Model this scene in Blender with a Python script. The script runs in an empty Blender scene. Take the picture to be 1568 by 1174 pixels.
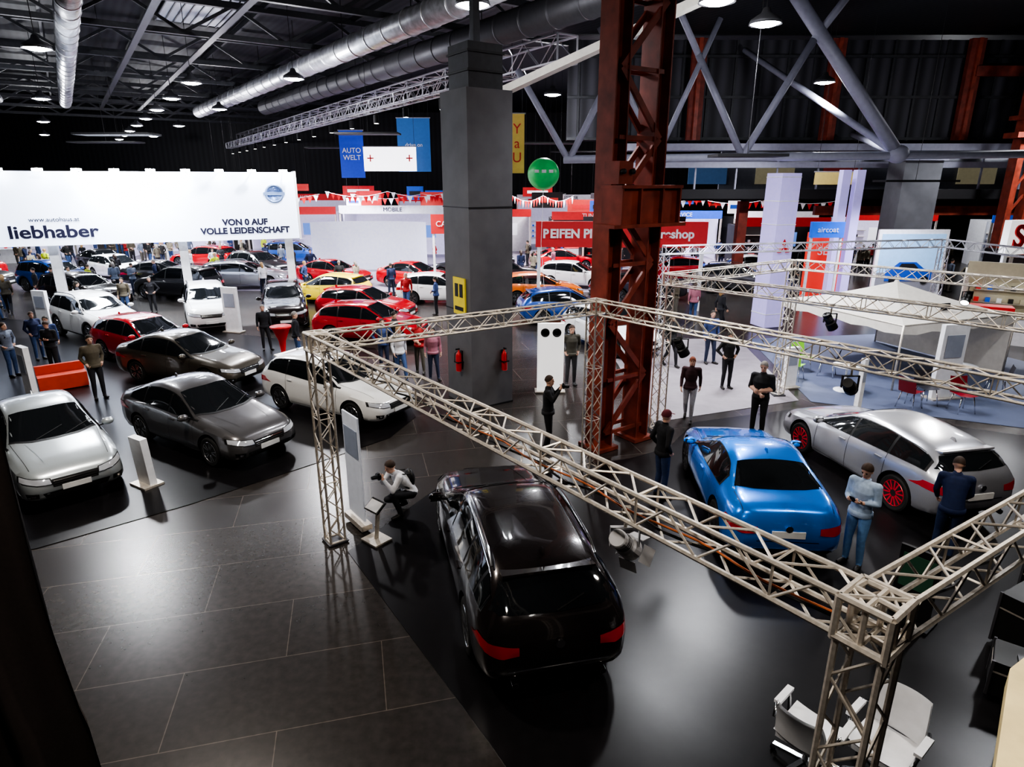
import bpy, math, random, bmesh
import numpy as np
from mathutils import Vector, Matrix
from mathutils.bvhtree import BVHTree
random.seed(7)
COL=bpy.context.scene.collection
PI=math.pi
U=Vector((0.83,0.56,0)).normalized()      # hall cross axis
Wd=Vector((-0.56,0.83,0)).normalized()    # hall long axis
HALL=math.atan2(0.56,0.83)

# ---------------------------------------------------------------- materials
MATS={}
def mat(name,col=(.5,.5,.5),rough=.5,metal=0,emit=0,coat=0,var=.06,scale=6,bump=0,spec=.5,ecol=None):
    if name in MATS: return MATS[name]
    m=bpy.data.materials.new(name); m.use_nodes=True
    nt=m.node_tree; b=nt.nodes['Principled BSDF']
    tc=nt.nodes.new('ShaderNodeTexCoord'); n=nt.nodes.new('ShaderNodeTexNoise')
    n.inputs['Scale'].default_value=scale; n.inputs['Detail'].default_value=4
    nt.links.new(tc.outputs['Object'],n.inputs['Vector'])
    r=nt.nodes.new('ShaderNodeValToRGB')
    r.color_ramp.elements[0].position=.3; r.color_ramp.elements[1].position=.7
    lo=[max(0,c*(1-var)) for c in col]; hi=[min(1,c*(1+var)) for c in col]
    r.color_ramp.elements[0].color=(*lo,1); r.color_ramp.elements[1].color=(*hi,1)
    nt.links.new(n.outputs['Fac'],r.inputs['Fac']); nt.links.new(r.outputs['Color'],b.inputs['Base Color'])
    b.inputs['Roughness'].default_value=rough; b.inputs['Metallic'].default_value=metal
    b.inputs['Specular IOR Level'].default_value=spec
    if coat: b.inputs['Coat Weight'].default_value=coat; b.inputs['Coat Roughness'].default_value=.04
    if emit:
        b.inputs['Emission Color'].default_value=(*(ecol or col),1); b.inputs['Emission Strength'].default_value=emit
    if bump:
        bp=nt.nodes.new('ShaderNodeBump'); bp.inputs['Strength'].default_value=bump
        nt.links.new(n.outputs['Fac'],bp.inputs['Height']); nt.links.new(bp.outputs['Normal'],b.inputs['Normal'])
    MATS[name]=m; return m
def paint(name,col,metal=.35,rough=.28): return mat('paint_'+name,col,rough,metal,coat=1,var=.02,scale=40)

DARK=mat('black_trim',(.012,.012,.013),.45)
GLASS=mat('tinted_glass',(.012,.014,.016),.05,coat=.6,spec=.8)
CHROME=mat('chrome',(.75,.76,.78),.15,1)
TIRE=mat('tire_rubber',(.015,.015,.015),.8,bump=.1,scale=60)
REDL=mat('tail_lamp_red',(.40,.006,.012),.12,coat=1,emit=.06)
HEADL=mat('headlamp_lens',(.7,.74,.8),.08,.3,coat=1)
RIM=mat('alloy_rim',(.45,.46,.48),.25,.9)
PLATE=mat('number_plate',(.8,.8,.78),.4)
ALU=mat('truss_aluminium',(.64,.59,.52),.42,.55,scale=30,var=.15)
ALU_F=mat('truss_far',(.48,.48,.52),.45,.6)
BLK=mat('black_steel',(.015,.015,.017),.55)
ROOFS=mat('dark_roof_steel',(.032,.034,.040),.55,var=.2)
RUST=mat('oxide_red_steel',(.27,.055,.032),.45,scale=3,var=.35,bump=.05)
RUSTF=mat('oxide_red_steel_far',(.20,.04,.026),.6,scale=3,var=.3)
PIPE=mat('grey_painted_steel',(.34,.35,.44),.5,.1)
WHITE=mat('white_panel',(.82,.83,.85),.45)
WHITEB=mat('backlit_white',(.8,.85,.95),.5,emit=1.25,ecol=(.66,.77,1))
GREY=mat('dark_grey_cladding',(.13,.13,.138),.6,scale=2,var=.12)
CLOTH=mat('black_cloth',(.06,.048,.044),.95,bump=.3,scale=30,spec=.1)
REDM=mat('signal_red',(.6,.02,.02),.45)
LAMP=mat('lamp_glow',(1,1,1),.5,emit=50,ecol=(.92,.96,1))
SPOTG=mat('spot_glow',(1,1,1),.5,emit=14,ecol=(1,.97,.9))
DUCT=mat('galvanised_duct',(.52,.53,.56),.38,.75,scale=4,var=.25)
DDUCT=mat('dark_duct',(.11,.11,.12),.5,.5)

# ---------------------------------------------------------------- mesh builder
class MB:
    def __init__(s): s.v=[];s.f=[];s.m=[];s.s=[];s.mats=[]
    def mi(s,m):
        if m not in s.mats: s.mats.append(m)
        return s.mats.index(m)
    def add(s,vs,fs,m,smooth=False):
        o=len(s.v); k=s.mi(m) if not isinstance(m,int) else m
        s.v.extend([tuple(v) for v in vs])
        for f in fs: s.f.append([i+o for i in f]); s.m.append(k); s.s.append(smooth)
    def box(s,c,size,m,rot=0,R=None,taper=1.0):
        x,y,z=[a/2 for a in size]
        R=R or Matrix.Rotation(rot,3,'Z'); c=Vector(c)
        vs=[]
        for sz in(-1,1):
            t=taper if sz>0 else 1
            for sx,sy in((-1,-1),(1,-1),(1,1),(-1,1)): vs.append(c+R@Vector((sx*x*t,sy*y*t,sz*z)))
        s.add(vs,[(3,2,1,0),(4,5,6,7),(0,1,5,4),(1,2,6,5),(2,3,7,6),(3,0,4,7)],m)
    def beam(s,p0,p1,w,h,m,up=(0,0,1)):
        p0=Vector(p0);p1=Vector(p1);d=(p1-p0);L=d.length
        if L<1e-6:return
        d.normalize(); up=Vector(up)
        if abs(d.dot(up))>.98: up=Vector((1,0,0))
        a=d.cross(up).normalized(); b=a.cross(d).normalized()
        R=Matrix((a,d,b)).transposed()
        s.box((p0+p1)/2,(w,L,h),m,R=R)
    def tube(s,pts,rad,m,n=8,caps=True,ell=None,upv=None):
        pts=[Vector(p) for p in pts]
        if not hasattr(rad,'__len__'): rad=[rad]*len(pts)
        vs=[];N=len(pts)
        prev=None
        for i,p in enumerate(pts):
            d=(pts[min(i+1,N-1)]-pts[max(i-1,0)])
            d=d.normalized() if d.length>1e-9 else Vector((0,0,1))
            ref=Vector(upv) if upv else (Vector((0,0,1)) if abs(d.z)<.95 else Vector((1,0,0)))
            if prev is not None and not upv: ref=prev
            a=d.cross(ref)
            if a.length<1e-4: a=d.cross(Vector((.3,.9,.1)))
            a.normalize(); b=a.cross(d).normalized(); prev=b
            ra=rad[i]; rb=rad[i]
            if ell: rb=rad[i]*ell[i]
            for k in range(n):
                t=2*PI*k/n; vs.append(p+a*math.cos(t)*ra+b*math.sin(t)*rb)
        fs=[]
        for i in range(N-1):
            for k in range(n):
                k2=(k+1)%n; fs.append((i*n+k,i*n+k2,(i+1)*n+k2,(i+1)*n+k))
        if caps: fs.append(tuple(range(n))[::-1]); fs.append(tuple((N-1)*n+k for k in range(n)))
        s.add(vs,fs,m,smooth=n>6)
    def lathe(s,c,prof,m,n=20,axis='z',R=None,smooth=True):
        c=Vector(c); vs=[]
        for r,h in prof:
            for k in range(n):
                t=2*PI*k/n
                if axis=='z': v=Vector((r*math.cos(t),r*math.sin(t),h))
                elif axis=='y': v=Vector((r*math.cos(t),h,r*math.sin(t)))
                else: v=Vector((h,r*math.cos(t),r*math.sin(t)))
                if R: v=R@v
                vs.append(c+v)
        fs=[]
        for i in range(len(prof)-1):
            for k in range(n):
                k2=(k+1)%n; fs.append((i*n+k,i*n+k2,(i+1)*n+k2,(i+1)*n+k))
        if prof[0][0]>1e-4: fs.append(tuple(range(n)))
        if prof[-1][0]>1e-4: fs.append(tuple((len(prof)-1)*n+k for k in range(n)))
        s.add(vs,fs,m,smooth)
    def ell(s,c,r,m,R=None,nu=12,nv=8):
        prof=[(max(1e-5,math.sin(PI*i/nv)),-math.cos(PI*i/nv)) for i in range(nv+1)]
        c=Vector(c);vs=[]
        for a,h in prof:
            for k in range(nu):
                t=2*PI*k/nu; v=Vector((r[0]*a*math.cos(t),r[1]*a*math.sin(t),r[2]*h))
                if R: v=R@v
                vs.append(c+v)
        fs=[]
        for i in range(nv):
            for k in range(nu):
                k2=(k+1)%nu; fs.append((i*nu+k,i*nu+k2,(i+1)*nu+k2,(i+1)*nu+k))
        s.add(vs,fs,m,True)
    def prism(s,poly,z0,z1,m):
        n=len(poly)
        vs=[(p[0],p[1],z0) for p in poly]+[(p[0],p[1],z1) for p in poly]
        fs=[tuple(range(n))[::-1],tuple(range(n,2*n))]+[(i,(i+1)%n,n+(i+1)%n,n+i) for i in range(n)]
        s.add(vs,fs,m)
    def grid(s,P,m,smooth=True):
        nr=len(P);nc=len(P[0]);vs=[p for r in P for p in r]
        fs=[(i*nc+j,i*nc+j+1,(i+1)*nc+j+1,(i+1)*nc+j) for i in range(nr-1) for j in range(nc-1)]
        s.add(vs,fs,m,smooth)
    def mesh(s,name,sharp=None):
        me=bpy.data.meshes.new(name); me.from_pydata(s.v,[],s.f)
        for m in s.mats: me.materials.append(m)
        me.polygons.foreach_set('material_index',s.m); me.polygons.foreach_set('use_smooth',s.s)
        me.update()
        if sharp: 
            try: me.set_sharp_from_angle(angle=math.radians(sharp))
            except Exception: pass
        return me
    def obj(s,name,loc=(0,0,0),rot=0,parent=None,sharp=None):
        o=bpy.data.objects.new(name,s.mesh(name,sharp)); COL.objects.link(o)
        o.location=loc; o.rotation_euler=(0,0,rot)
        if parent: o.parent=parent
        return o

def truss(mb,p0,p1,size=.26,r=.022,m=None,up=(0,0,1),step=None,rb=None,n=6):
    m=m or ALU; p0=Vector(p0);p1=Vector(p1);d=p1-p0;L=d.length;d.normalize();up=Vector(up)
    if abs(d.dot(up))>.98: up=Vector((U.x,U.y,0))
    a=d.cross(up).normalized();b=a.cross(d).normalized();h=size/2
    offs=[a*h+b*h,a*-h+b*h,a*-h-b*h,a*h-b*h]
    for o in offs: mb.tube([p0+o,p1+o],r,m,n=n)
    step=step or size*1.1; k=max(1,round(L/step)); rb=rb or r*.5
    for i in range(k):
        q0=p0+d*(L*i/k);q1=p0+d*(L*(i+1)/k)
        for e in range(4):
            A,B=offs[e],offs[(e+1)%4]
            if i%2: A,B=B,A
            mb.tube([q0+A,q1+B],rb,m,n=4 if n<6 else 5,caps=False)
            if i%4==0: mb.tube([q0+A,q0+B],rb,m,n=4,caps=False)
    for q in(p0,p1):
        for e in range(4): mb.tube([q+offs[e],q+offs[(e+1)%4]],r*.9,m,n=n)

def text(body,size,loc,rot,m,name='lettering',parent=None,ext=.01,sx=1,bold=0):
    cu=bpy.data.curves.new(name,'FONT');cu.body=body;cu.size=size;cu.extrude=ext;cu.align_x='CENTER';cu.align_y='CENTER';cu.offset=bold
    o=bpy.data.objects.new(name,cu);COL.objects.link(o);o.location=loc;o.rotation_euler=rot;o.scale=(sx,1,1)
    cu.materials.append(m)
    if parent:
        o.parent=parent; bpy.context.view_layer.update(); o.matrix_parent_inverse=parent.matrix_world.inverted()
    return o

# ---------------------------------------------------------------- cars
SP={}
def spec(k,**a): SP[k]=a
spec('sedan',L=4.53,W=1.79,wr=.70,wheels=(1.40,-1.26,.325),
 top=[(2.26,.56),(2.22,.66),(2.1,.75),(1.7,.87),(1.1,.96),(.95,.985),(.12,1.40),(-.2,1.46),(-.6,1.47),(-1.1,1.40),(-1.8,1.12),(-2.12,1.08),(-2.22,.97),(-2.27,.7)],
 belt=[(2.26,.5),(2.1,.66),(1.7,.79),(.95,.90),(0,.93),(-1.6,1.0),(-2.15,.98),(-2.27,.65)],
 win=(1.0,-1.62,[-.02,-1.0]),ws=(.98,.14),rw=(-1.2,-1.78),kind='sedan')
spec('hatchback',L=4.34,W=1.79,wr=.71,wheels=(1.33,-1.28,.32),
 top=[(2.17,.56),(2.13,.66),(2.0,.76),(1.6,.89),(1.05,.97),(.9,1.0),(.1,1.42),(-.2,1.47),(-.7,1.48),(-1.4,1.42),(-1.65,1.36),(-2.0,1.05),(-2.12,.92),(-2.17,.7)],
 belt=[(2.17,.5),(2.0,.66),(1.6,.80),(.9,.91),(0,.94),(-1.5,1.02),(-2.05,.96),(-2.17,.65)],
 win=(.95,-1.75,[-.05,-.98]),ws=(.93,.14),rw=(-1.66,-1.98),kind='hatch')
spec('station_wagon',L=4.92,W=1.93,wr=.70,wheels=(1.50,-1.42,.37),
 top=[(2.46,.6),(2.42,.72),(2.25,.82),(1.8,.94),(1.2,1.02),(1.05,1.05),(.25,1.46),(-.1,1.52),(-.6,1.54),(-1.5,1.49),(-1.9,1.41),(-2.3,1.10),(-2.40,.98),(-2.46,.75)],
 belt=[(2.46,.55),(2.25,.72),(1.8,.85),(1.05,.95),(0,.98),(-1.8,1.04),(-2.3,.99),(-2.46,.7)],
 win=(1.1,-2.05,[.0,-1.02,-1.72]),ws=(1.08,.27),rw=(-1.9,-2.3),kind='wagon',rails=True)
spec('coupe',L=4.47,W=1.86,wr=.67,wheels=(1.38,-1.31,.35),
 top=[(2.23,.55),(2.2,.64),(2.05,.74),(1.6,.87),(1.0,.95),(.82,.98),(0.0,1.36),(-.3,1.42),(-.65,1.425),(-1.0,1.36),(-1.62,1.10),(-2.05,1.05),(-2.17,.98),(-2.23,.7)],
 belt=[(2.23,.5),(2.05,.66),(1.6,.79),(.85,.88),(0,.90),(-1.4,.97),(-2.1,.95),(-2.23,.65)],
 win=(.85,-1.28,[-.35]),ws=(.86,.02),rw=(-1.02,-1.62),kind='sedan')
spec('sports_wagon',L=4.5,W=1.82,wr=.70,wheels=(1.36,-1.34,.345),
 top=[(2.25,.57),(2.21,.67),(2.1,.76),(1.7,.89),(1.1,.98),(.95,1.0),(.15,1.38),(-.2,1.43),(-.7,1.44),(-1.5,1.38),(-1.75,1.33),(-2.1,1.06),(-2.2,.95),(-2.25,.7)],
 belt=[(2.25,.5),(2.1,.66),(1.7,.80),(.95,.91),(0,.94),(-1.6,1.0),(-2.15,.95),(-2.25,.65)],
 win=(1.0,-1.85,[-.05,-1.02]),ws=(.98,.17),rw=(-1.76,-2.09),kind='wagon')
spec('suv',L=4.55,W=1.86,wr=.74,wheels=(1.38,-1.34,.37),
 top=[(2.27,.66),(2.24,.82),(2.1,.95),(1.7,1.07),(1.15,1.14),(1.0,1.17),(.35,1.58),(.0,1.66),(-.6,1.68),(-1.5,1.64),(-1.9,1.57),(-2.15,1.15),(-2.22,1.0),(-2.27,.8)],
 belt=[(2.27,.6),(2.1,.84),(1.7,.97),(1.0,1.07),(0,1.09),(-1.8,1.14),(-2.15,1.08),(-2.27,.75)],
 win=(1.08,-1.98,[.02,-.98,-1.62]),ws=(1.02,.38),rw=(-1.9,-2.12),kind='wagon',rails=True,clad=True)

def car_mesh(key,rim=RIM,clad=None,chrome_bar=False,spokes=5,plate=True):
    S=SP[key];L=S['L'];hw=S['W']/2;xe=L/2
    wid=[(xe,hw*.66),(xe-.06,hw*.82),(xe-.2,hw*.92),(xe-.55,hw*.975),(xe-1.1,hw),(-xe+.9,hw),(-xe+.4,hw*.965),(-xe+.1,hw*.88),(-xe,hw*.72)]
    low=[(xe,.36),(xe-.1,.22),(xe-.35,.18),(-xe+.45,.19),(-xe+.12,.26),(-xe,.42)]
    t=np.linspace(0,1,64); xs=xe*np.cos(PI*t)*.45+xe*(1-2*t)*.55
    def f(tab,x,sm=.05):
        tab=sorted(tab); a=np.array([p[0] for p in tab]);b=np.array([p[1] for p in tab])
        offs=np.array([-1.5,-1,-.5,0,.5,1,1.5])*sm; w=np.array([.4,.7,.9,1,.9,.7,.4]);w=w/w.sum()
        e=min(1.0,(xe-abs(x))/(2*sm)) if abs(x)<xe else 0
        return float(sum(w*np.interp(x+offs*e,a,b)))
    rings=[]
    NR=24
    for x in xs:
        zt=f(S['top'],x,.09);zb=min(f(S['belt'],x,.15),zt-.015);w=f(wid,x);zl=f(low,x)
        cab=min(1,max(0,(zt-zb-.07)/.33)); wr=w*(.84*(1-cab)+S['wr']*cab); h=zb-zl
        rp=[(0,zl),(.78*w,zl),(.94*w,zl+.05),(.99*w,zl+.22*h),(w,zl+.5*h),(.985*w,zl+.72*h),(.975*w,zl+.80*h),(.965*w,zl+.94*h),(.93*w,zb),
            (.93*w*.45+wr*.55+.018*cab,zb*.45+(zt-.06)*.55),(wr,zt-(.02*(1-cab)+.065*cab)),(wr*.88,zt-.018*cab-.004),(wr*.5,zt+.004),(0,zt+.012)]
        P=np.array(rp); d=np.r_[0,np.cumsum(np.linalg.norm(np.diff(P,axis=0),axis=1))]; d/=d[-1]
        tt=np.linspace(0,1,NR)
        yy=np.zeros(NR);zz=np.zeros(NR)
        for o,wgt in((-.012,.25),(0,.5),(.012,.25)):
            q=np.clip(tt+o,0,1); yy+=wgt*np.interp(q,d,P[:,0]); zz+=wgt*np.interp(q,d,P[:,1])
        yy[0]=0;yy[-1]=0
        rings.append([(x,yy[i],zz[i]) for i in range(NR)]+[(x,-yy[i],zz[i]) for i in range(NR-2,0,-1)])
    n=len(rings[0]); vs=[p for r in rings for p in r]; fs=[]
    for i in range(len(rings)-1):
        for k in range(n): 
            k2=(k+1)%n; fs.append((i*n+k,i*n+k2,(i+1)*n+k2,(i+1)*n+k))
    fs.append(tuple(range(n))[::-1]); fs.append(tuple((len(rings)-1)*n+k for k in range(n)))
    bvh=BVHTree.FromPolygons([Vector(v) for v in vs],fs)
    body=MB(); PAINT=MATS['paint_default']; body.mats=[PAINT,DARK]; body.add(vs,fs,0,True)
    me=body.mesh('tmpbody'); bo=bpy.data.objects.new('tmpbody',me);COL.objects.link(bo)
    cut=MB();cut.mats=[PAINT,DARK]; xf,xr,wrad=S['wheels']
    for wx in(xf,xr):
        for sy in(-1,1):
            cut.lathe((wx,sy*(hw-.02),wrad+.02),[(wrad+.055,-.28),(wrad+.055,.28)],1,n=32,axis='y',smooth=False)
    co=cut.obj('tmpcut')
    for ob in(bo,co):
        bm=bmesh.new();bm.from_mesh(ob.data);bmesh.ops.recalc_face_normals(bm,faces=bm.faces);bm.to_mesh(ob.data);bm.free()
    md=bo.modifiers.new('b','BOOLEAN');md.object=co;md.operation='DIFFERENCE';md.solver='EXACT'
    bpy.context.view_layer.update()
    ev=bo.evaluated_get(bpy.context.evaluated_depsgraph_get()); em=ev.to_mesh()
    mb=MB(); mb.mats=[PAINT,DARK]
    mb.v=[tuple(v.co) for v in em.vertices]
    for p in em.polygons:
        mb.f.append(list(p.vertices));mb.m.append(min(1,p.material_index));mb.s.append(p.material_index==0)
    ev.to_mesh_clear(); bpy.data.objects.remove(bo);bpy.data.objects.remove(co)
    def res(pl,k):
        P=np.array(pl,float)
        if len(P)==1: P=np.vstack([P,P])
        d=np.r_[0,np.cumsum(np.linalg.norm(np.diff(P,axis=0),axis=1))]
        if d[-1]<1e-9: return np.repeat(P[:1],k,0)
        q=np.linspace(0,d[-1],k); return np.c_[np.interp(q,d,P[:,0]),np.interp(q,d,P[:,1])]
    def patch(proj,lo,hi,m,n=10,mm=4,off=.006):
        A=res(lo,n+1);B=res(hi,n+1);G=[]
        for j in range(mm+1):
            row=[]
            for i in range(n+1):
                a,b=A[i]*(1-j/mm)+B[i]*j/mm
                if proj in('L','R'):
                    s=1 if proj=='L' else -1; o=Vector((a,3*s,b));dr=Vector((0,-s,0)); fb=Vector((a,hw*s,b))
                elif proj=='F': o=Vector((5,a,b));dr=Vector((-1,0,0)); fb=Vector((xe,a,b))
                elif proj=='B': o=Vector((-5,a,b));dr=Vector((1,0,0)); fb=Vector((-xe,a,b))
                else: o=Vector((a,b,3));dr=Vector((0,0,-1)); fb=Vector((a,b,1))
                h,nn,_,_=bvh.ray_cast(o,dr)
                if h is None: h,nn,_,_=bvh.find_nearest(fb)
                if nn.dot(dr)>0: nn=-nn
                row.append(h+nn*off)
            G.append(row)
        mb.grid(G,m)
    def both(lo,hi,m,**k):
        patch('L',lo,hi,m,**k);patch('R',lo,hi,m,**k)
    def mir(proj,lo,hi,m,**k):
        patch(proj,lo,hi,m,**k); patch(proj,[(-a,b) for a,b in lo],[(-a,b) for a,b in hi],m,**k)
    T=lambda x:f(S['top'],x,.09); Bt=lambda x:f(S['belt'],x,.15)
    x0,x1,pil=S['win']
    ends=[x0]+pil+[x1]
    def wl(xa,xb,k=14):
        X=np.linspace(xa,xb,k); lo=[(x,Bt(x)+.03) for x in X]; hi=[(x,max(Bt(x)+.032,T(x)-.095)) for x in X]
        return lo,hi
    lo,hi=wl(x0,x1,24); lo=[(a,b-.012) for a,b in lo];hi=[(a,b+.015) for a,b in hi]
    both(lo,hi,DARK if key!='station_wagon' else CHROME,n=24,off=.003)
    lo,hi=wl(x0-.02,x1+.02,24); both(lo,hi,DARK,n=24,off=.005)
    for i in range(len(ends)-1):
        a=ends[i]-(.03 if i else .06); b=ends[i+1]+(.03 if i<len(ends)-2 else .05)
        lo,hi=wl(a,b); both(lo,hi,GLASS,n=14,off=.009)
    a,b=S['ws'];wr=hw*S['wr']
    patch('T',[(a-.16,-hw*.80),(a-.02,-hw*.45),(a+.02,0),(a-.02,hw*.45),(a-.16,hw*.80)],[(b-.02,-wr*.90),(b+.02,0),(b-.02,wr*.90)],GLASS,n=16,mm=8,off=.007)
    patch('T',[(a-.12,-hw*.82),(a+.04,-hw*.45),(a+.08,0),(a+.04,hw*.45),(a-.12,hw*.82)],[(a-.16,-hw*.80),(a-.02,-hw*.45),(a+.02,0),(a-.02,hw*.45),(a-.16,hw*.80)],DARK,n=16,mm=1,off=.006)
    a,b=S['rw']
    if S['kind']=='sedan':
        patch('T',[(b+.08,-hw*.74),(b+.0,-hw*.4),(b-.02,0),(b+.0,hw*.4),(b+.08,hw*.74)],[(a,-wr*.86),(a+.02,0),(a,wr*.86)],GLASS,n=14,mm=8,off=.007)
        for s in(1,-1): patch('T',[(b-.02,s*hw*.76),(-xe+.12,s*hw*.72)],[(b-.02,s*(hw*.76+.01)),(-xe+.12,s*(hw*.72+.01))],DARK,n=10,mm=1,off=.003)
    else:
        zt=T(a)-.03;zb=T(b)+.0
        patch('B',[(-hw*.80,zb+.02),(0,zb),(hw*.80,zb+.02)],[(-wr*.90,zt-.02),(0,zt),(wr*.90,zt-.02)],GLASS,n=14,mm=6,off=.008)
        mb.box((a+.02,0,T(a)+.005),(.22,wr*1.7,.03),PAINT,R=Matrix.Rotation(.15,3,'Y'))
        mb.tube([(b-.02,.0,zb+.03),(b+.10,-.36,zb+.12)],.009,DARK,n=5)
    cw=S['ws'][0]
    for s in(1,-1):
        patch('T',[(xe-.28,s*hw*.70),(cw-.1,s*hw*.80)],[(xe-.28,s*(hw*.70+.008)),(cw-.1,s*(hw*.80+.008))],DARK,n=16,mm=1,off=.003)
        patch('T',[(xe-.4,s*hw*.40),(cw+.02,s*hw*.55)],[(xe-.4,s*(hw*.40+.012)),(cw+.02,s*(hw*.55+.012))],PAINT,n=12,mm=1,off=.010)
    dl=[S['win'][0]-.12]+S['win'][2][:2]
    for x in dl: both([(x,.30),(x+.0,Bt(x)+.02)],[(x+.010,.30),(x+.010,Bt(x)+.02)],DARK,n=8,mm=1,off=.003)
    both([(dl[0],.30),(S['wheels'][1]+S['wheels'][2]+.1,.30)],[(dl[0],.308),(S['wheels'][1]+S['wheels'][2]+.1,.308)],DARK,n=10,mm=1,off=.003)
    for x in S['win'][2][:2]:
        for s in(1,-1):
            h,_,_,_=bvh.ray_cast(Vector((x+.16,3*s,Bt(x)-.1)),Vector((0,-s,0)))
            if h: mb.box(h+Vector((0,s*.015,0)),(.17,.03,.028),PAINT)
    zf=T(xe-.02)
    mir('F',[(hw*.42,zf-.06),(hw*.66,zf-.045),(hw*.90,zf+.02)],[(hw*.44,zf+.03),(hw*.68,zf+.06),(hw*.88,zf+.10)],HEADL,n=10,mm=4,off=.010)
    mir('F',[(hw*.40,zf-.075),(hw*.66,zf-.06),(hw*.92,zf+.01)],[(hw*.42,zf+.04),(hw*.68,zf+.072),(hw*.90,zf+.115)],DARK,n=10,mm=4,off=.006)
    patch('F',[(-hw*.40,zf-.13),(hw*.40,zf-.13)],[(-hw*.42,zf+.015),(hw*.42,zf+.015)],DARK,n=8,mm=3,off=.008)
    for k in range(3): patch('F',[(-hw*.38,zf-.105+k*.04),(hw*.38,zf-.105+k*.04)],[(-hw*.38,zf-.095+k*.04),(hw*.38,zf-.095+k*.04)],CHROME,n=8,mm=1,off=.014)
    patch('F',[(-hw*.55,.27),(hw*.55,.27)],[(-hw*.60,.39),(hw*.60,.39)],DARK,n=8,mm=3,off=.008)
    mir('F',[(hw*.66,.30),(hw*.84,.32)],[(hw*.66,.40),(hw*.86,.42)],DARK,n=5,mm=2,off=.008)
    mir('F',[(hw*.72,.34),(hw*.78,.345)],[(hw*.72,.38),(hw*.78,.385)],CHROME,n=3,mm=2,off=.014)
    mb.box((xe+.012,0,.43),(.02,.46,.10),PLATE)
    zr=Bt(-xe+.1)
    mir('B',[(hw*.50,zr-.19),(hw*.75,zr-.21),(hw*.97,zr-.16)],[(hw*.50,zr-.09),(hw*.75,zr-.06),(hw*.93,zr-.04)],REDL,n=10,mm=4,off=.010)
    both([(-xe+.05,zr-.18),(-xe+.28,zr-.13)],[(-xe+.10,zr-.06),(-xe+.26,zr-.06)],REDL,n=6,mm=3,off=.010)
    patch('B',[(-hw*.5,zr-.33),(hw*.5,zr-.33)],[(-hw*.5,zr-.325+.008),(hw*.5,zr-.317)],DARK,n=8,mm=1,off=.004)
    patch('B',[(-hw*.70,.27),(hw*.70,.27)],[(-hw*.74,.39),(hw*.74,.39)],DARK,n=10,mm=3,off=.008)
    if chrome_bar: 
        pts=[]
        for i in range(17):
            yy_=-hw*.84+hw*1.68*i/16
            h_,n_,_,_=bvh.ray_cast(Vector((-5,yy_,.47)),Vector((1,0,0)))
            if h_: pts.append(h_+n_*.012)
        mb.tube(pts,.016,CHROME,n=8)
    if plate: mb.box((-xe-.012,0,zr-.26 if S['kind']!='sedan' else .66),(.02,.5,.11),PLATE)
    mb.lathe((-xe-.004,0,zr-.10),[(.055,-.02),(.055,.0),(.04,.012)],CHROME,n=16,axis='x')
    for s in(-1,1): 
        mb.tube([(-xe+.15,s*hw*.55,.30),(-xe-.02,s*hw*.55,.29)],.042,CHROME,n=12)
        mb.tube([(-xe-.015,s*hw*.55,.29),(-xe-.023,s*hw*.55,.29)],.034,DARK,n=12)
    mx=S['ws'][0]-.22; mz=Bt(mx)+.10
    for s in(-1,1):
        mb.ell((mx,s*(hw+.07),mz),(.075,.12,.075),PAINT,nu=12,nv=8)
        mb.box((mx-.055,s*(hw+.08),mz),(.01,.17,.10),GLASS)
        mb.beam((mx,s*hw*.9,mz-.05),(mx,s*(hw+.05),mz-.03),.05,.03,DARK)
    for s in(-.35,.2): mb.tube([(cw-.02,hw*s,T(cw)+.02),(cw-.27,hw*(s+.55),T(cw-.27)+.02)],.008,DARK,n=5)
    if S.get('rails'):
        for s in(-1,1):
            X=np.linspace(S['ws'][1]-.2,S['rw'][0]+.15,12)
            mb.tube([(x,s*wr*.96,T(x)+(.035 if 0<i<11 else -.02)) for i,x in enumerate(X)],.017,CHROME if key=='station_wagon' else DARK,n=8)
    if S.get('clad') or clad:
        for wx in(xf,xr):
            R1,R2=wrad+.05,wrad+.115
            arc=[PI*(-.12)+PI*1.24*i/20 for i in range(21)]
            both([(wx+R1*math.cos(t),max(.2,wrad+.02+R1*math.sin(t))) for t in arc],[(wx+R2*math.cos(t),max(.2,wrad+.02+R2*math.sin(t))) for t in arc],DARK,n=20,mm=2,off=.012)
        both([(xf-wrad-.1,.20),(xr+wrad+.1,.20)],[(xf-wrad-.1,.32),(xr+wrad+.1,.32)],DARK,n=10,mm=2,off=.010)
    mb.box((S['rw'][0]+.25,0,T(S['rw'][0]+.25)+.035),(.14,.03,.07),PAINT,taper=.4)
    for wx in(xf,xr):
        for s in(-1,1):
            cy=s*(hw-.125); c=(wx,cy,wrad)
            mb.lathe(c,[(wrad*.70,-.10),(wrad*.9,-.112),(wrad*.985,-.095),(wrad,-.05),(wrad,.05),(wrad*.985,.095),(wrad*.9,.112),(wrad*.70,.10)],TIRE,n=32,axis='y')
            o=.098*s
            mb.lathe(c,[(wrad*.71,o*1.02),(wrad*.69,o*1.1),(wrad*.66,o*.95),(wrad*.64,o*.3)],rim,n=32,axis='y')
            mb.lathe(c,[(wrad*.64,o*.28),(.001,o*.28)],DARK,n=24,axis='y',smooth=False)
            mb.lathe(c,[(.001,o*.98),(wrad*.16,o*.95),(wrad*.17,o*.4)],rim,n=16,axis='y')
            for k in range(spokes):
                for dt in(-.13,.13):
                    t=2*PI*k/spokes+dt
                    q0=Vector((wx+wrad*.12*math.cos(t),cy+o*.86,wrad+wrad*.12*math.sin(t)));t2=t+dt*.6
                    q1=Vector((wx+wrad*.67*math.cos(t2),cy+o*.92,wrad+wrad*.67*math.sin(t2)))
                    mb.beam(q0,q1,.028,.03,rim,up=(0,1,0))
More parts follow.
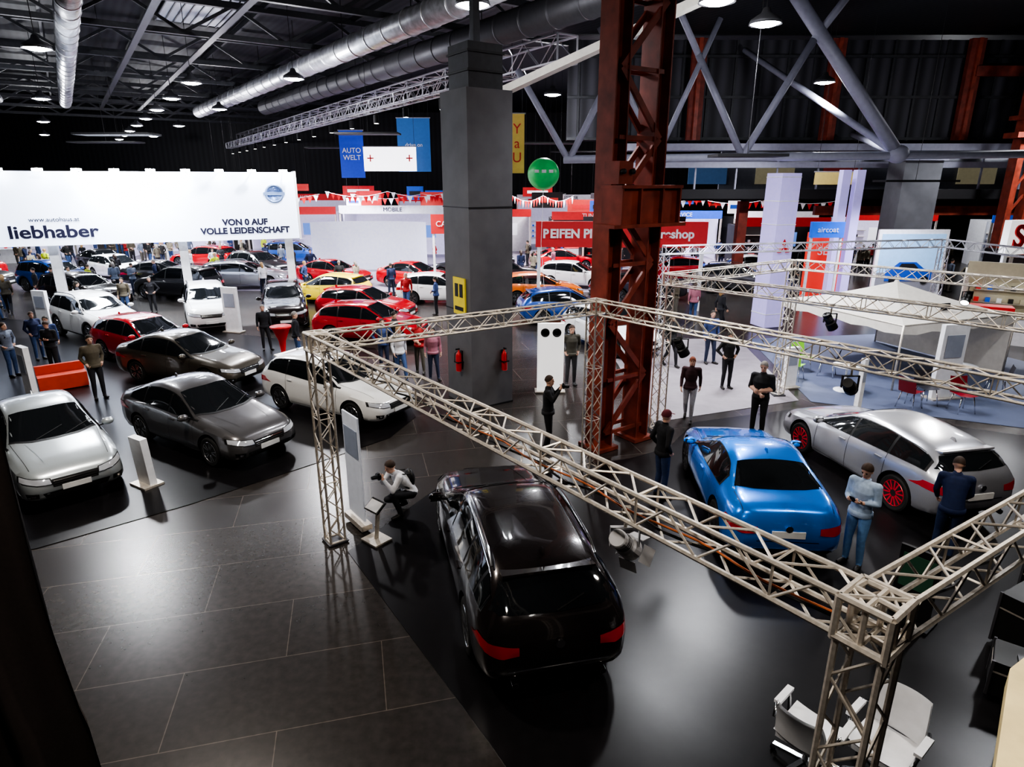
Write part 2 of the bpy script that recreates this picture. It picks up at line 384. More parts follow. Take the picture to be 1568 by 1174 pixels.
    return mb.mesh(key,sharp=38)

mat('paint_default',(.5,.5,.5),.28,.3,coat=1)
P={ 'black':paint('black',(.022,.017,.017),.25,.2),'blue':paint('blue',(.015,.21,.78),.4,.26),'silver':paint('silver',(.46,.47,.51),.6,.28),
 'lsilver':paint('light_silver',(.52,.57,.59),.5,.3),'grey':paint('grey',(.13,.127,.13),.5,.28),'brown':paint('bronze',(.11,.098,.08),.5,.3),
 'white':paint('white',(.84,.85,.84),0,.3),'red':paint('red',(.50,.010,.018),.1,.25),'yellow':paint('yellow',(.80,.62,.03),.0,.3),
 'orange':paint('orange',(.8,.2,.03),.1,.3),'dblue':paint('dark_blue',(.03,.09,.34),.4,.3),'dgrey':paint('anthracite',(.04,.04,.045),.5,.3)}
REDRIM=mat('red_rim',(.6,.02,.04),.35,.2,emit=.1)
DRIM=mat('dark_rim',(.06,.06,.065),.3,.8)
CM={}
cars=[]
def car(key,name,x,y,head,col,**k):
    kk=(key,tuple(sorted((a,str(b)) for a,b in k.items())))
    if kk not in CM: CM[kk]=car_mesh(key,**k)
    o=bpy.data.objects.new(name,CM[kk]);COL.objects.link(o)
    o.material_slots[0].link='OBJECT';o.material_slots[0].material=P[col]
    o.location=(x,y,0.012);o.rotation_euler=(0,0,math.radians(head));cars.append((x,y));return o

car('station_wagon','station_wagon_car',0.0,8.4,103,'black',chrome_bar=True,plate=False)
car('coupe','coupe_car',4.42,10.75,85,'blue',rim=DRIM)
car('sports_wagon','sports_wagon_car',7.60,12.0,102,'silver',rim=REDRIM,spokes=7)
car('sedan','sedan_car',-9.75,12.35,-45,'lsilver')
car('sedan','sedan_car',-7.15,13.86,-32,'grey')
car('hatchback','hatchback_car',-4.65,16.07,-31,'white')
car('sedan','sedan_car',-9.9,18.8,-20,'brown')
car('hatchback','hatchback_car',-12.5,21.2,-28,'red')
car('suv','suv_car',-16.4,24.6,-35,'white')
car('suv','suv_car',-13.1,27.0,-62,'white')
car('station_wagon','station_wagon_car',-15.4,36.6,8,'silver')
car('suv','suv_car',-20.6,30.4,-20,'black')
car('suv','suv_car',-9.9,27.3,-70,'black')
car('hatchback','hatchback_car',-9.3,32.0,165,'yellow')
car('hatchback','hatchback_car',-6.4,27.6,-15,'red')
car('hatchback','hatchback_car',-5.4,23.9,-12,'red')
car('hatchback','hatchback_car',-3.6,32.0,-5,'white')
car('hatchback','hatchback_car',1.4,32.3,8,'orange')
car('hatchback','hatchback_car',2.4,27.4,10,'dblue')
car('hatchback','hatchback_car',3.6,22.8,-60,'white')
car('hatchback','hatchback_car',9.9,39.6,170,'red')
car('sedan','sedan_car',14.6,40.6,170,'white')
far=[(-5.6,37.0,'red'),(-.6,37,'dgrey'),(-3.0,41.0,'dgrey'),(-16.5,41.8,'dgrey'),(-20.5,37.6,'dgrey'),(-25.5,35.6,'dblue'),(-29,31.0,'dgrey'),
 (-22,46,'red'),(-28,44,'dgrey'),(-16,47.5,'dblue'),(3.7,37.0,'white'),(6.5,32.6,'dgrey'),(-34,40,'red'),(-8.5,47.3,'dgrey'),(-2.0,46,'dgrey'),(12.5,35.0,'dgrey'),(3.5,44.6,'red'),
 (-17.5,33.3,'dgrey'),(-25,40.5,'white'),(-31,36,'dgrey'),(-10.6,38.0,'red')]
for i,(x,y,c) in enumerate(far):
    k=['sedan','suv','hatchback','station_wagon'][i%4]
    car(k,k+'_car',x,y,(-20,15,165,-30,5)[i%5],c)

# ---------------------------------------------------------------- people
SKIN=mat('skin',(.62,.38,.28),.55); HAIRB=mat('hair_brown',(.05,.03,.02),.7,bump=.3,scale=80);HAIRR=mat('hair_auburn',(.2,.05,.02),.7)
SHOE=mat('dark_shoe',(.02,.018,.016),.5);EYE=mat('eye',(.03,.02,.02),.2);LIP=mat('lips',(.42,.16,.14),.5);HAIRG=mat('hair_grey',(.25,.23,.21),.7)
TOP0=mat('cloth_top',(.05,.05,.06),.85,bump=.1,scale=30);PANT0=mat('cloth_trousers',(.04,.05,.08),.9)
def cl(n,c): return mat('cloth_'+n,c,.85,var=.12,scale=18,bump=.08)
def base():
    return dict(pelvis=(0,0,.95),waist=(0,0,1.10),chest=(.01,0,1.30),neck=(0,0,1.47),head=(.025,0,1.635),
     shL=(0,.185,1.425),elL=(-.03,.235,1.15),wrL=(.05,.25,.91),shR=(0,-.185,1.425),elR=(-.03,-.235,1.15),wrR=(.05,-.25,.91),
     hiL=(0,.09,.92),knL=(.025,.10,.50),anL=(-.01,.11,.09),toL=(.15,.13,.045),hiR=(0,-.09,.92),knR=(.025,-.10,.50),anR=(-.01,-.11,.09),toR=(.15,-.13,.045),
     hp=0,hy=0,palmL=(0,-1,0),palmR=(0,1,0),curl=.5)
POSES={}
def pose(n,**k):
    b=base();b.update(k);POSES[n]=b
pose('stand',hy=-.25,knL=(.06,.12,.50),anL=(.05,.15,.09),toL=(.20,.20,.045))
pose('phone',elL=(.0,.23,1.15),wrL=(.24,.10,1.20),elR=(.0,-.23,1.15),wrR=(.24,-.10,1.20),hp=.45,palmL=(0,-.5,.8),palmR=(0,.5,.8),curl=.9,prop='phone',knL=(.06,.11,.50),anL=(.03,.13,.09),toL=(.19,.16,.045))
pose('camera',elL=(.12,.24,1.26),wrL=(.27,.07,1.50),elR=(.12,-.24,1.26),wrR=(.27,-.07,1.50),palmL=(0,-1,0),palmR=(0,1,0),curl=1.0,prop='camera',knR=(.05,-.11,.50),anR=(-.06,-.12,.09),toR=(.10,-.15,.045))
pose('walk',knL=(.20,.09,.52),anL=(.26,.09,.11),toL=(.42,.10,.07),knR=(.02,-.09,.50),anR=(-.24,-.09,.14),toR=(-.11,-.09,.045),elL=(-.12,.23,1.17),wrL=(-.08,.24,.93),elR=(.02,-.23,1.15),wrR=(.16,-.22,.94))
pose('hips',elL=(-.08,.34,1.18),wrL=(.06,.20,1.02),elR=(-.08,-.34,1.18),wrR=(.06,-.20,1.02),curl=.7,hy=.3)
pose('pockets',elL=(-.09,.26,1.16),wrL=(.05,.19,.98),elR=(-.09,-.26,1.16),wrR=(.05,-.19,.98),curl=.8,hp=.15)
pose('folded',elL=(.0,.25,1.15),wrL=(.20,.0,1.12),elR=(.0,-.25,1.15),wrR=(.21,.02,1.06),hp=.25,palmL=(-1,0,0),palmR=(-1,0,0),curl=.9)
pose('lean',pelvis=(-.08,0,.93),waist=(-.03,0,1.08),chest=(.08,0,1.26),neck=(.16,0,1.41),head=(.24,0,1.55),shL=(.13,.185,1.37),shR=(.13,-.185,1.37),elL=(.16,.23,1.11),wrL=(.30,.18,.92),elR=(.16,-.23,1.11),wrR=(.32,-.18,.96),hiL=(-.08,.09,.90),hiR=(-.08,-.09,.90),hp=.5)
pose('crouch',pelvis=(-.16,0,.36),waist=(-.10,0,.50),chest=(.04,0,.68),neck=(.14,0,.82),head=(.22,0,.96),shL=(.12,.18,.79),shR=(.12,-.18,.79),
 hiL=(-.15,.10,.34),knL=(.28,.20,.50),anL=(.14,.17,.09),toL=(.31,.20,.045),hiR=(-.15,-.10,.34),knR=(.24,-.18,.24),anR=(-.10,-.15,.13),toR=(.0,-.16,.045),
 elL=(.30,.24,.60),wrL=(.40,.07,.80),elR=(.28,-.22,.58),wrR=(.40,-.06,.80),hp=.35,curl=1.0,prop='camera')
def seg_dist(p,a,b):
    ab=b-a;t=max(0,min(1,(p-a).dot(ab)/max(1e-9,ab.dot(ab))));return (p-(a+ab*t)).length
def person_mesh(pn,vox=.014,top=TOP0,pants=PANT0,hair=HAIRB,shoe=SHOE,sleeve=True,fem=False,longhair=False,cap=None,stout=1.0,bag=None):
    D=POSES[pn];J={k:Vector(v) for k,v in D.items() if isinstance(v,tuple)}
    mb=MB();tmp=MB();X=TOP0
    ps=[J['pelvis']+Vector((0,0,-.07)),J['pelvis'],J['waist'],(J['waist']+J['chest'])/2,J['chest'],J['chest']*.45+J['neck']*.55,J['neck']+Vector((0,0,-.01)),J['neck']+Vector((0,0,.03))]
    rr=[.12,.17*(1.04 if fem else 1),.15*(.92 if fem else 1),.165,.185*(.93 if fem else 1),.175*(.93 if fem else 1),.085,.05]
    el=[.8,.76*stout,.76*stout,.74*stout,.70*stout,.62,.8,1]
    tmp.tube(ps,[r*(1+(stout-1)*.5) for r in rr],X,n=18,ell=el,upv=(1,0,0))
    tmp.tube([J['neck']+Vector((0,0,-.03)),J['head']+Vector((-.015,0,-.05))],[.058,.052],X,n=12)
    RH=Matrix.Rotation(D['hy'],3,'Z')@Matrix.Rotation(D['hp'],3,'Y'); H=J['head']
    hd=lambda x,y,z:H+RH@Vector((x,y,z))
    tmp.ell(hd(-.01,0,.02),(.093,.075,.098),X,R=RH,nu=18,nv=12)
    tmp.ell(hd(.022,0,-.045),(.066,.056,.075),X,R=RH,nu=14,nv=10)
    tmp.tube([hd(.075,0,.02),hd(.10,0,-.022)],[.010,.017],X,n=8)
    for s in(-1,1): tmp.ell(hd(-.005,s*.077,-.005),(.020,.010,.032),X,R=RH,nu=8,nv=6)
    segs=[]
    sl='t' if sleeve else 's'
    for s in'LR':
        a,b,c=J['sh'+s],J['el'+s],J['wr'+s]
        tmp.tube([a+Vector((0,0,.012)),a*.5+b*.5,b],[.068*stout**.5,.056,.048],X,n=12);tmp.ell(a,(.070,.066,.066),X);tmp.ell(b,(.048,.048,.048),X)
        tmp.tube([b,b*.6+c*.4,c],[.048,.045,.031],X,n=12)
        d=(c-b).normalized(); pn_=Vector(D['palm'+s]); pn_=(pn_-d*pn_.dot(d)).normalized(); sd=d.cross(pn_).normalized()
        R=Matrix((d,sd,pn_)).transposed()
        tmp.ell(c+d*.045,(.055,.041,.019),X,R=R,nu=12,nv=8)
        tmp.tube([J['chest']*.4+J['neck']*.6,a],[.075,.066],X,n=10)
        segs+=[(a,b,.06,'t'),(b,b*.2+c*.8,.045,sl),(b*.12+c*.88,c+d*.1,.035,'s')]
        h,k,an,to=J['hi'+s],J['kn'+s],J['an'+s],J['to'+s]
        tmp.tube([h+Vector((0,0,.03)),h*.5+k*.5,k],[.096*(1+(stout-1)*.5),.082,.064],X,n=12);tmp.ell(k,(.063,.063,.063),X)
        tmp.tube([k,k*.6+an*.4,an],[.062,.060,.046],X,n=12)
        dd=(to-an);dd.z=0;hb=an-dd.normalized()*.05; hb.z=an.z-.045
        tmp.tube([hb,hb*.4+to*.6,to+dd.normalized()*.035],[.040,.045,.034],X,n=10,ell=[1,.9,.8]);tmp.tube([an+Vector((0,0,.02)),hb*.6+to*.4],[.045,.04],X,n=10)
        segs+=[(h,k,.085,'p'),(k,an*.95+k*.05,.055,'p'),(hb,to,.045,'f'),(an+Vector((0,0,-.02)),hb,.04,'f')]
    segs+=[(J['pelvis'],J['waist'],.15,'t'),(J['waist'],J['chest'],.15,'t'),(J['chest'],J['neck']+Vector((0,0,-.05)),.13,'t'),(J['pelvis']+Vector((0,0,-.12)),J['pelvis']+Vector((0,0,-.06)),.13,'p'),
           (J['neck']+Vector((0,0,.04)),J['head'],.055,'s'),(hd(0,0,.05),hd(.02,0,-.06),.08,'s')]
    me=tmp.mesh('tmp');o=bpy.data.objects.new('tmp',me);COL.objects.link(o)
    r=o.modifiers.new('r','REMESH');r.mode='VOXEL';r.voxel_size=vox
    sm=o.modifiers.new('s','SMOOTH');sm.factor=.5;sm.iterations=2 if vox<.018 else 1
    bpy.context.view_layer.update();ev=o.evaluated_get(bpy.context.evaluated_depsgraph_get());em=ev.to_mesh()
    mb.mats=[top,pants,hair,SKIN,shoe]
    mb.v=[tuple(v.co) for v in em.vertices]
    mm={'t':0,'p':1,'s':3,'f':4}
    for p in em.polygons:
        c=p.center;best=9;bk='t'
        for a,b,r_,k in segs:
            dd=seg_dist(c,a,b)
            if dd-r_<best: best=dd-r_;bk=k
        mb.f.append(list(p.vertices));mb.m.append(mm[bk]);mb.s.append(True)
    ev.to_mesh_clear();bpy.data.objects.remove(o)
    for s in'LR':
        b,c=J['el'+s],J['wr'+s];d=(c-b).normalized();pn_=Vector(D['palm'+s]);pn_=(pn_-d*pn_.dot(d)).normalized();sd=d.cross(pn_).normalized()
        cu=D['curl']
        for i,(o_,ln) in enumerate(((-.028,.066),(-.010,.078),(.009,.073),(.027,.058))):
            p0=c+d*.075+sd*o_
            pts=[p0-d*.012,p0];ang=0;q=p0
            for st in(.42,.33,.25):
                ang+=cu*.75+.1;q=q+(d*math.cos(ang)+pn_*math.sin(ang))*ln*st;pts.append(q)
            mb.tube(pts,[.0095,.0095,.009,.0082,.006],3,n=7)
        p0=c+d*.03+sd*(-.034);q1=p0+(d*.6-sd*.55+pn_*.4).normalized()*.032;q2=q1+(d*.8+pn_*.55).normalized()*.028
        mb.tube([p0,q1,q2],[.012,.0105,.008],3,n=7)
    for s in(-1,1):
        mb.ell(hd(.075,s*.030,.012),(.010,.013,.008),EYE,R=RH,nu=8,nv=6)
        mb.tube([hd(.083,s*.016,.032),hd(.078,s*.045,.034)],.0045,hair,n=5)
    mb.ell(hd(.084,0,-.062),(.008,.024,.007),LIP,R=RH,nu=8,nv=6)
    hm=cap or hair;nu,nv=20,9;G=[]
    for j in range(nv+1):
        row=[]
        for i in range(nu+1):
            az=2*PI*i/nu; front=max(0,math.cos(az)); low=(1.95 if longhair else 1.75)-front*.75
            t=low*j/nv
            k=1.10+ (.02*math.sin(9*az+3*j) if not cap else 0)
            row.append(hd(-.012+.093*k*math.sin(t)*math.cos(az),.077*k*math.sin(t)*math.sin(az),.022+.100*k*math.cos(t)))
        G.append(row)
    mb.grid(G,hm)
    if longhair: mb.tube([hd(-.05,0,.05),hd(-.085,0,-.04),hd(-.085,0,-.13),hd(-.075,0,-.20)],[.06,.07,.065,.03],hair,n=12)
    if cap: mb.grid([[hd(.07,-.05,.06),hd(.085,0,.065),hd(.07,.05,.06)],[hd(.15,-.035,.045),hd(.165,0,.05),hd(.15,.035,.045)]],cap)
    if sleeve and pn!='crouch':
        hz=J['pelvis']-Vector((0,0,.03))
        mb.lathe(hz,[(.165,-.03),(.178,-.02),(.172,.06)],0,n=20,R=Matrix.Diagonal((.82*stout,1.05,1)))
    mb.lathe(J['neck']+Vector((-.005,0,.0)),[(.075,-.03),(.066,.03),(.058,.032)],0,n=14)
    if D.get('prop')=='phone': mb.box((J['wrL']+J['wrR'])/2+Vector((.085,0,.05)),(.012,.075,.15),DARK,R=Matrix.Rotation(.7,3,'Y'))
    if D.get('prop')=='camera':
        c=(J['wrL']+J['wrR'])/2+Vector((.05,0,.035));mb.box(c,(.06,.13,.085),DARK);mb.lathe(c,[(.035,.03),(.038,.09),(.03,.13)],DARK,n=14,axis='x');mb.box(c+Vector((0,0,.055)),(.04,.05,.03),DARK)
    if bag:
        mb.ell(J['chest']+Vector((-.19,0,-.05)),(.09,.13,.20),bag,nu=12,nv=8)
        for s in(-1,1): mb.tube([J['chest']+Vector((-.16,s*.10,.10)),J['neck']+Vector((.0,s*.12,.0)),J['chest']+Vector((.13,s*.11,.02)),J['chest']+Vector((-.1,s*.16,-.16))],.014,bag,n=6)
    zmin=min(v[2] for v in mb.v); mb.v=[(v[0],v[1],v[2]-zmin) for v in mb.v]
    return mb.mesh('person')
occp=[]
def person(name,x,y,head,me,h=1.0,z=.012):
    o=bpy.data.objects.new(name,me);COL.objects.link(o);o.location=(x,y,z);o.rotation_euler=(0,0,math.radians(head));o.scale=(h,h,h);occp.append((x,y));return o
person('visitor',5.4,8.75,215,person_mesh('phone',top=cl('lightblue',(.36,.46,.60)),pants=cl('jeans',(.12,.24,.44)),hair=HAIRB),1.0)
person('visitor',5.85,14.1,235,person_mesh('folded',top=cl('black',(.015,.015,.018)),pants=cl('black',(.015,.015,.018)),hair=HAIRG,sleeve=False,stout=1.2),1.06)
person('visitor',4.5,15.2,250,person_mesh('walk',top=cl('darkred',(.05,.02,.025)),pants=cl('lightgrey',(.3,.3,.33)),hair=HAIRR,fem=True,longhair=True),.96)
person('visitor',.8,13.2,350,person_mesh('camera',top=cl('black',(.015,.015,.018)),pants=cl('black',(.015,.015,.018)),hair=HAIRB),1.02)
person('visitor',2.85,11.0,20,person_mesh('pockets',top=cl('black',(.015,.015,.018)),pants=cl('navyjeans',(.03,.05,.12)),hair=HAIRB,cap=cl('burgundy',(.12,.02,.03))),1.02)
person('photographer',-2.0,10.45,215,person_mesh('crouch',top=cl('white',(.7,.7,.72)),pants=cl('black',(.015,.015,.018)),hair=HAIRB,bag=DARK),1.0)
person('visitor',1.75,18.1,280,person_mesh('pockets',top=cl('khaki',(.07,.065,.05)),pants=cl('darkgrey',(.05,.05,.055)),hair=HAIRB),1.05)
person('visitor',6.95,8.95,60,person_mesh('lean',top=cl('navy',(.01,.02,.07)),pants=cl('navyjeans',(.03,.05,.12)),hair=HAIRB),1.0)
CR=[person_mesh('stand',.02),person_mesh('phone',.02),person_mesh('walk',.02,fem=True,longhair=True),person_mesh('hips',.02,bag=DARK),person_mesh('pockets',.02,stout=1.1),person_mesh('folded',.02,fem=True,longhair=True)]
TC=[cl('c1',(.02,.02,.025)),cl('c2',(.05,.08,.20)),cl('c3',(.40,.03,.03)),cl('c4',(.55,.55,.57)),cl('c5',(.10,.085,.06)),cl('c6',(.02,.02,.02)),cl('c7',(.16,.19,.25)),cl('c8',(.02,.03,.08)),cl('hivis',(.5,.6,.03)),cl('c9',(.35,.14,.18)),cl('c10',(.30,.27,.20))]
PC=[cl('p1',(.02,.02,.025)),cl('p2',(.05,.09,.2)),cl('p3',(.03,.04,.08)),cl('p4',(.12,.11,.09))]
HC=[HAIRB,mat('hair_dark',(.02,.015,.01),.7),mat('hair_blond',(.35,.22,.1),.7),HAIRG]
def crowd(x,y,head=None,t=None,p=None,k=None,name='visitor'):
    me=CR[k if k is not None else random.randrange(len(CR))]
    o=person(name,x,y,head if head is not None else random.uniform(0,360),me,random.uniform(.94,1.05))
    for i,mm in enumerate((TC[t] if t is not None else random.choice(TC),PC[p] if p is not None else random.choice(PC),random.choice(HC))):
        o.material_slots[i].link='OBJECT';o.material_slots[i].material=mm
for a in [(-15.0,20.0,-60,1,2,0),(-14.4,19.2,-90,0,0,1),(-16.2,21.0,-30,7,1,4),(-15.6,19.0,-10,6,1,3),(-11.6,16.9,-40,4,0,4),(-8.9,22.3,-60,0,0,0),
 (-17.6,28.6,-80,4,1,0),(-16.7,29.2,-80,0,0,3),(-24,29.8,-60,1,1,4),(-24.9,30.6,0,0,1,0),(-5.0,29.9,-90,2,1,2),(-23,33,0,8,0,0),(-22.5,33.8,60,8,0,4),(-19.0,27.6,30,0,2,2),
 (-3.4,18.5,-60,3,1,2),(-2.9,19.3,-100,2,3,5),(-2.4,18.6,-80,9,2,0),(-4.1,19.6,-80,1,2,3),(-3.9,20.5,-10,0,0,4),(-7.2,20.6,20,0,1,0),(8.1,8.1,150,6,1,4),(8.9,8.9,200,0,0,0),
 (6.3,17.8,-80,5,0,3),(6.6,20.5,-80,1,2,0),(3.8,19.0,-100,3,3,5),(2.9,20.0,-80,0,1,1),(8.4,25.2,10,0,0,2),(5.2,20.2,-70,5,0,2),(14.9,16.9,200,0,0,0),(16.2,17.6,240,4,2,3),(13.6,14.9,100,5,0,2),(17.0,18.2,250,7,1,4),(15.9,16.2,170,0,2,1)]: crowd(*a)
BO=[(-9,52,8,5,3.6,0,'P','W','MOBILE'),(-18,55,7,5,3.4,.1,'P','R','RALLYE'),(-1.5,55,6,4,3.2,0,'W','R','PARTS'),(6,50.5,6,4,3.2,0,'K','R','TUNING'),(13,52,6,4,3.2,0,'P','B','SERVICE'),(20,51,6,4,3.2,-.1,'K','W','WHEELS'),
 (28,49.5,6,4,3.2,-.2,'P','R','MOTOR'),(36,46,5,4,3.2,-.3,'W','B','SHOP'),(-28,55,7,5,3.4,.2,'P','B','DRIVE'),(-37,50,7,5,3.4,.3,'P','W','CARS'),(-45,44,7,5,3.4,.4,'P','R','RACING'),(-6,63,9,4,4.2,0,'P','R','CLASSIC'),(5,62,9,4,4.2,0,'P','W','OLDTIMER'),(-20,66,9,4,4.2,0,'P','R','AUTO'),
 (8.5,46.6,7,2.5,3.0,0,'K','K',None),(19.8,23.4,5,3,2.5,-.6,'C','C','INFO'),(26.5,31.3,5,2.5,2.6,-.2,'K','R','TEAM'),(18.5,45.4,6,2.5,3,0,'K','R','STYLE')]
cnt=0;tries=0
while cnt<145 and tries<9000:
    tries+=1
    x=random.uniform(-36,30);y=random.uniform(27,56)
    if abs(x)>y*.85: continue
    if x>8 and y<33.5: continue
    if -22.5<x<-9.5 and 26<y<33.5: continue
    if any(math.hypot(x-a,y-b)<2.7 for a,b in cars) or any(math.hypot(x-a,y-b)<.75 for a,b in occp): continue
    if any(abs(x-b[0])<b[2]/2+.8 and abs(y-b[1])<b[3]/2+.9 for b in BO): continue
    if -14.5<x<-4.5 and 40.5<y<46: continue
    if 14<x<17 and y<33 or abs(x-20.6)<1.8 and abs(y-34.2)<1.8 or 35.3<y<42 and x>4.5 or abs(y-29.8)<.7 and 0<x<9.5: continue
    crowd(x,y,t=8 if random.random()<.05 else random.choice([0,0,1,2,3,4,5,6,7,9,10]));cnt+=1

# ---------------------------------------------------------------- room shell
def floor_mat():
    m=bpy.data.materials.new('floor_panels');m.use_nodes=True;nt=m.node_tree;b=nt.nodes['Principled BSDF'];N=nt.nodes.new;Lk=nt.links.new
    tc=N('ShaderNodeTexCoord');mp=N('ShaderNodeMapping');mp.inputs['Rotation'].default_value=(0,0,-HALL+.35);Lk(tc.outputs['Object'],mp.inputs['Vector'])
    br=N('ShaderNodeTexBrick');br.inputs['Scale'].default_value=1;br.inputs['Brick Width'].default_value=2.4;br.inputs['Row Height'].default_value=1.2;br.offset=.5
    br.inputs['Mortar Size'].default_value=.006;br.inputs['Color1'].default_value=(.046,.040,.036,1);br.inputs['Color2'].default_value=(.036,.032,.030,1);br.inputs['Mortar'].default_value=(.13,.11,.095,1)
    Lk(mp.outputs[0],br.inputs['Vector'])
    n2=N('ShaderNodeTexNoise');n2.inputs['Scale'].default_value=9;n2.inputs['Detail'].default_value=6;Lk(tc.outputs['Object'],n2.inputs['Vector'])
    mx=N('ShaderNodeMix');mx.data_type='RGBA';mx.blend_type='MULTIPLY';mx.inputs[0].default_value=.8
    r=N('ShaderNodeValToRGB');r.color_ramp.elements[0].position=.25;r.color_ramp.elements[0].color=(.6,.6,.6,1);r.color_ramp.elements[1].position=.75;r.color_ramp.elements[1].color=(1.25,1.25,1.25,1)
    Lk(n2.outputs['Fac'],r.inputs[0]);Lk(br.outputs['Color'],mx.inputs[6]);Lk(r.outputs[0],mx.inputs[7]);Lk(mx.outputs[2],b.inputs['Base Color'])
    b.inputs['Roughness'].default_value=.27
    b.inputs['Specular IOR Level'].default_value=.6
    return m
mb=MB();mb.add([(-60,-6,0),(48,-6,0),(48,76,0),(-60,76,0)],[(0,1,2,3)],floor_mat());mb.obj('floor')
CARP=mat('black_stage_vinyl',(.010,.009,.010),.30,scale=6,var=.15,spec=.35)
CARP2=mat('grey_aisle_carpet',(.24,.22,.24),.6,scale=3,var=.1)
CARP3=mat('blue_stand_carpet',(.10,.12,.19),.6,scale=3)
mb=MB();mb.prism([(-24,7.5),(-10.5,8.0),(-7.9,9.2),(-6.1,10.7),(-4.4,12.4),(-2.9,14.0),(-2.5,15.4),(-3.4,18.0),(-5,22.5),(-9,24),(-14,26),(-24,28)],.002,.012,CARP);mb.obj('carpet')
mb=MB();mb.prism([(-2.7,9.1),(-.2,5.3),(1.2,3.0),(3,1.6),(9,1.6),(15,9),(13.5,13.5),(8.2,16.2),(4.6,15.0),(3.6,13.4),(2.6,12.8),(2.0,12.6),(-1.0,12.3)],.002,.012,CARP);mb.obj('carpet')
mb=MB();mb.prism([(3.6,15.0),(4.6,15.4),(8.0,16.7),(8.8,24),(3.5,24)],.002,.010,CARP2);mb.obj('aisle_carpet')
mb=MB();mb.prism([(8.3,16.6),(13.6,14.2),(18,19),(16,25),(9.2,24)],.002,.011,CARP3);mb.obj('stand_carpet')
mb=MB();mb.prism([(-3,35.0),(17,35.0),(17,46),(34,58),(-30,58),(-28,36)],.002,.010,mat('lit_far_floor',(.30,.27,.34),.5,scale=1));mb.obj('lit_far_floor_sheet')  # white-mauve light on the far floor put into this sheet's colour
def rib_mat(name,c1,c2,sc,rot=0,rough=.6,metal=0):
    m=bpy.data.materials.new(name);m.use_nodes=True;nt=m.node_tree;b=nt.nodes['Principled BSDF'];N=nt.nodes.new;Lk=nt.links.new
    tc=N('ShaderNodeTexCoord');mp=N('ShaderNodeMapping');mp.inputs['Rotation'].default_value=(0,0,rot);Lk(tc.outputs['Object'],mp.inputs['Vector'])
    w=N('ShaderNodeTexWave');w.inputs['Scale'].default_value=sc;Lk(mp.outputs[0],w.inputs['Vector'])
    r=N('ShaderNodeValToRGB');r.color_ramp.elements[0].color=(*c1,1);r.color_ramp.elements[1].color=(*c2,1);Lk(w.outputs['Fac'],r.inputs[0]);Lk(r.outputs[0],b.inputs['Base Color'])
    bp=N('ShaderNodeBump');bp.inputs['Strength'].default_value=.6;Lk(w.outputs['Fac'],bp.inputs['Height']);Lk(bp.outputs[0],b.inputs['Normal'])
    b.inputs['Roughness'].default_value=rough;b.inputs['Metallic'].default_value=metal;return m
CEIL=rib_mat('ceiling_deck',(.008,.009,.012),(.022,.025,.030),.9,-HALL)
WALLD=rib_mat('ribbed_wall',(.010,.010,.013),(.02,.021,.026),.55,0)
WALLU=rib_mat('ribbed_wall_upper',(.016,.016,.022),(.06,.06,.075),.4,0)
ZC=13.2
mb=MB();mb.add([(-60,-6,ZC),(48,-6,ZC),(48,76,ZC),(-60,76,ZC)],[(3,2,1,0)],CEIL);mb.obj('ceiling')
for nm,a,b in(('wall_back',(-60,76),(48,76)),('wall_left',(-60,-6),(-60,76)),('wall_right',(48,-6),(48,76)),('wall_front',(-60,-6),(48,-6))):
    mb=MB();mb.add([(a[0],a[1],0),(b[0],b[1],0),(b[0],b[1],ZC),(a[0],a[1],ZC)],[(0,1,2,3)],WALLD);mb.obj(nm)
mb=MB();mb.box((25,37.6,10.5),(44,.2,5.0),WALLU)
for x in np.arange(3.6,47,1.4): mb.box((x,37.46,10.5),(.12,.1,5.0),ROOFS)
for z in(8.1,10.2,12.2): mb.box((25,37.4,z),(44,.12,.14),ROOFS)
mb.obj('wall_upper_gallery')
mb=MB()
O=Vector((-1.1,20.1,0))
def P2(u,w,z): q=O+U*u+Wd*w;return Vector((q.x,q.y,z))
def inside(q): return -59<q.x<47 and -5<q.y<75
for w in range(-14,62,7):
    pts=[u for u in np.arange(-40,16,.5) if inside(P2(u,w,0))]
    if not pts: continue
    u0,u1=min(pts),max(pts); u1=min(u1,9)
    mb.beam(P2(u0,w,12.8),P2(u1,w,12.8),.25,.25,ROOFS);mb.beam(P2(u0,w,11.6),P2(u1,w,11.6),.2,.2,ROOFS)
    k=max(1,int((u1-u0)/2.0))
    for i in range(k):
        a=u0+(u1-u0)*i/k;b=u0+(u1-u0)*(i+1)/k
        z0,z1=(11.6,12.8) if i%2 else (12.8,11.6)
        mb.beam(P2(a,w,z0),P2(b,w,z1),.12,.12,ROOFS)
for u in range(-38,10,4):
    pts=[w for w in np.arange(-26,66,.5) if inside(P2(u,w,0))]
    if pts: mb.beam(P2(u,min(pts),12.95),P2(u,max(pts),12.95),.12,.25,ROOFS)
mb.obj('roof_steelwork')
mb=MB()
LP=mat('grey_roof_panel',(.35,.38,.45),.5,emit=.05)  # light grey corrugated metal; a faint glow is put in to lighten it
for (u,w,du,dw) in((-4,17,3.0,5.5),(-12,10,2.6,5),(-22,12,2.6,5)):
    c=P2(u,w,13.1);mb.box(c,(du,dw,.06),LP,rot=HALL)
    for i in range(9): mb.box(P2(u-du/2+du*i/8,w,13.05),(.05,dw,.05),DDUCT,rot=HALL)
mb.obj('corrugated_roof_panels')
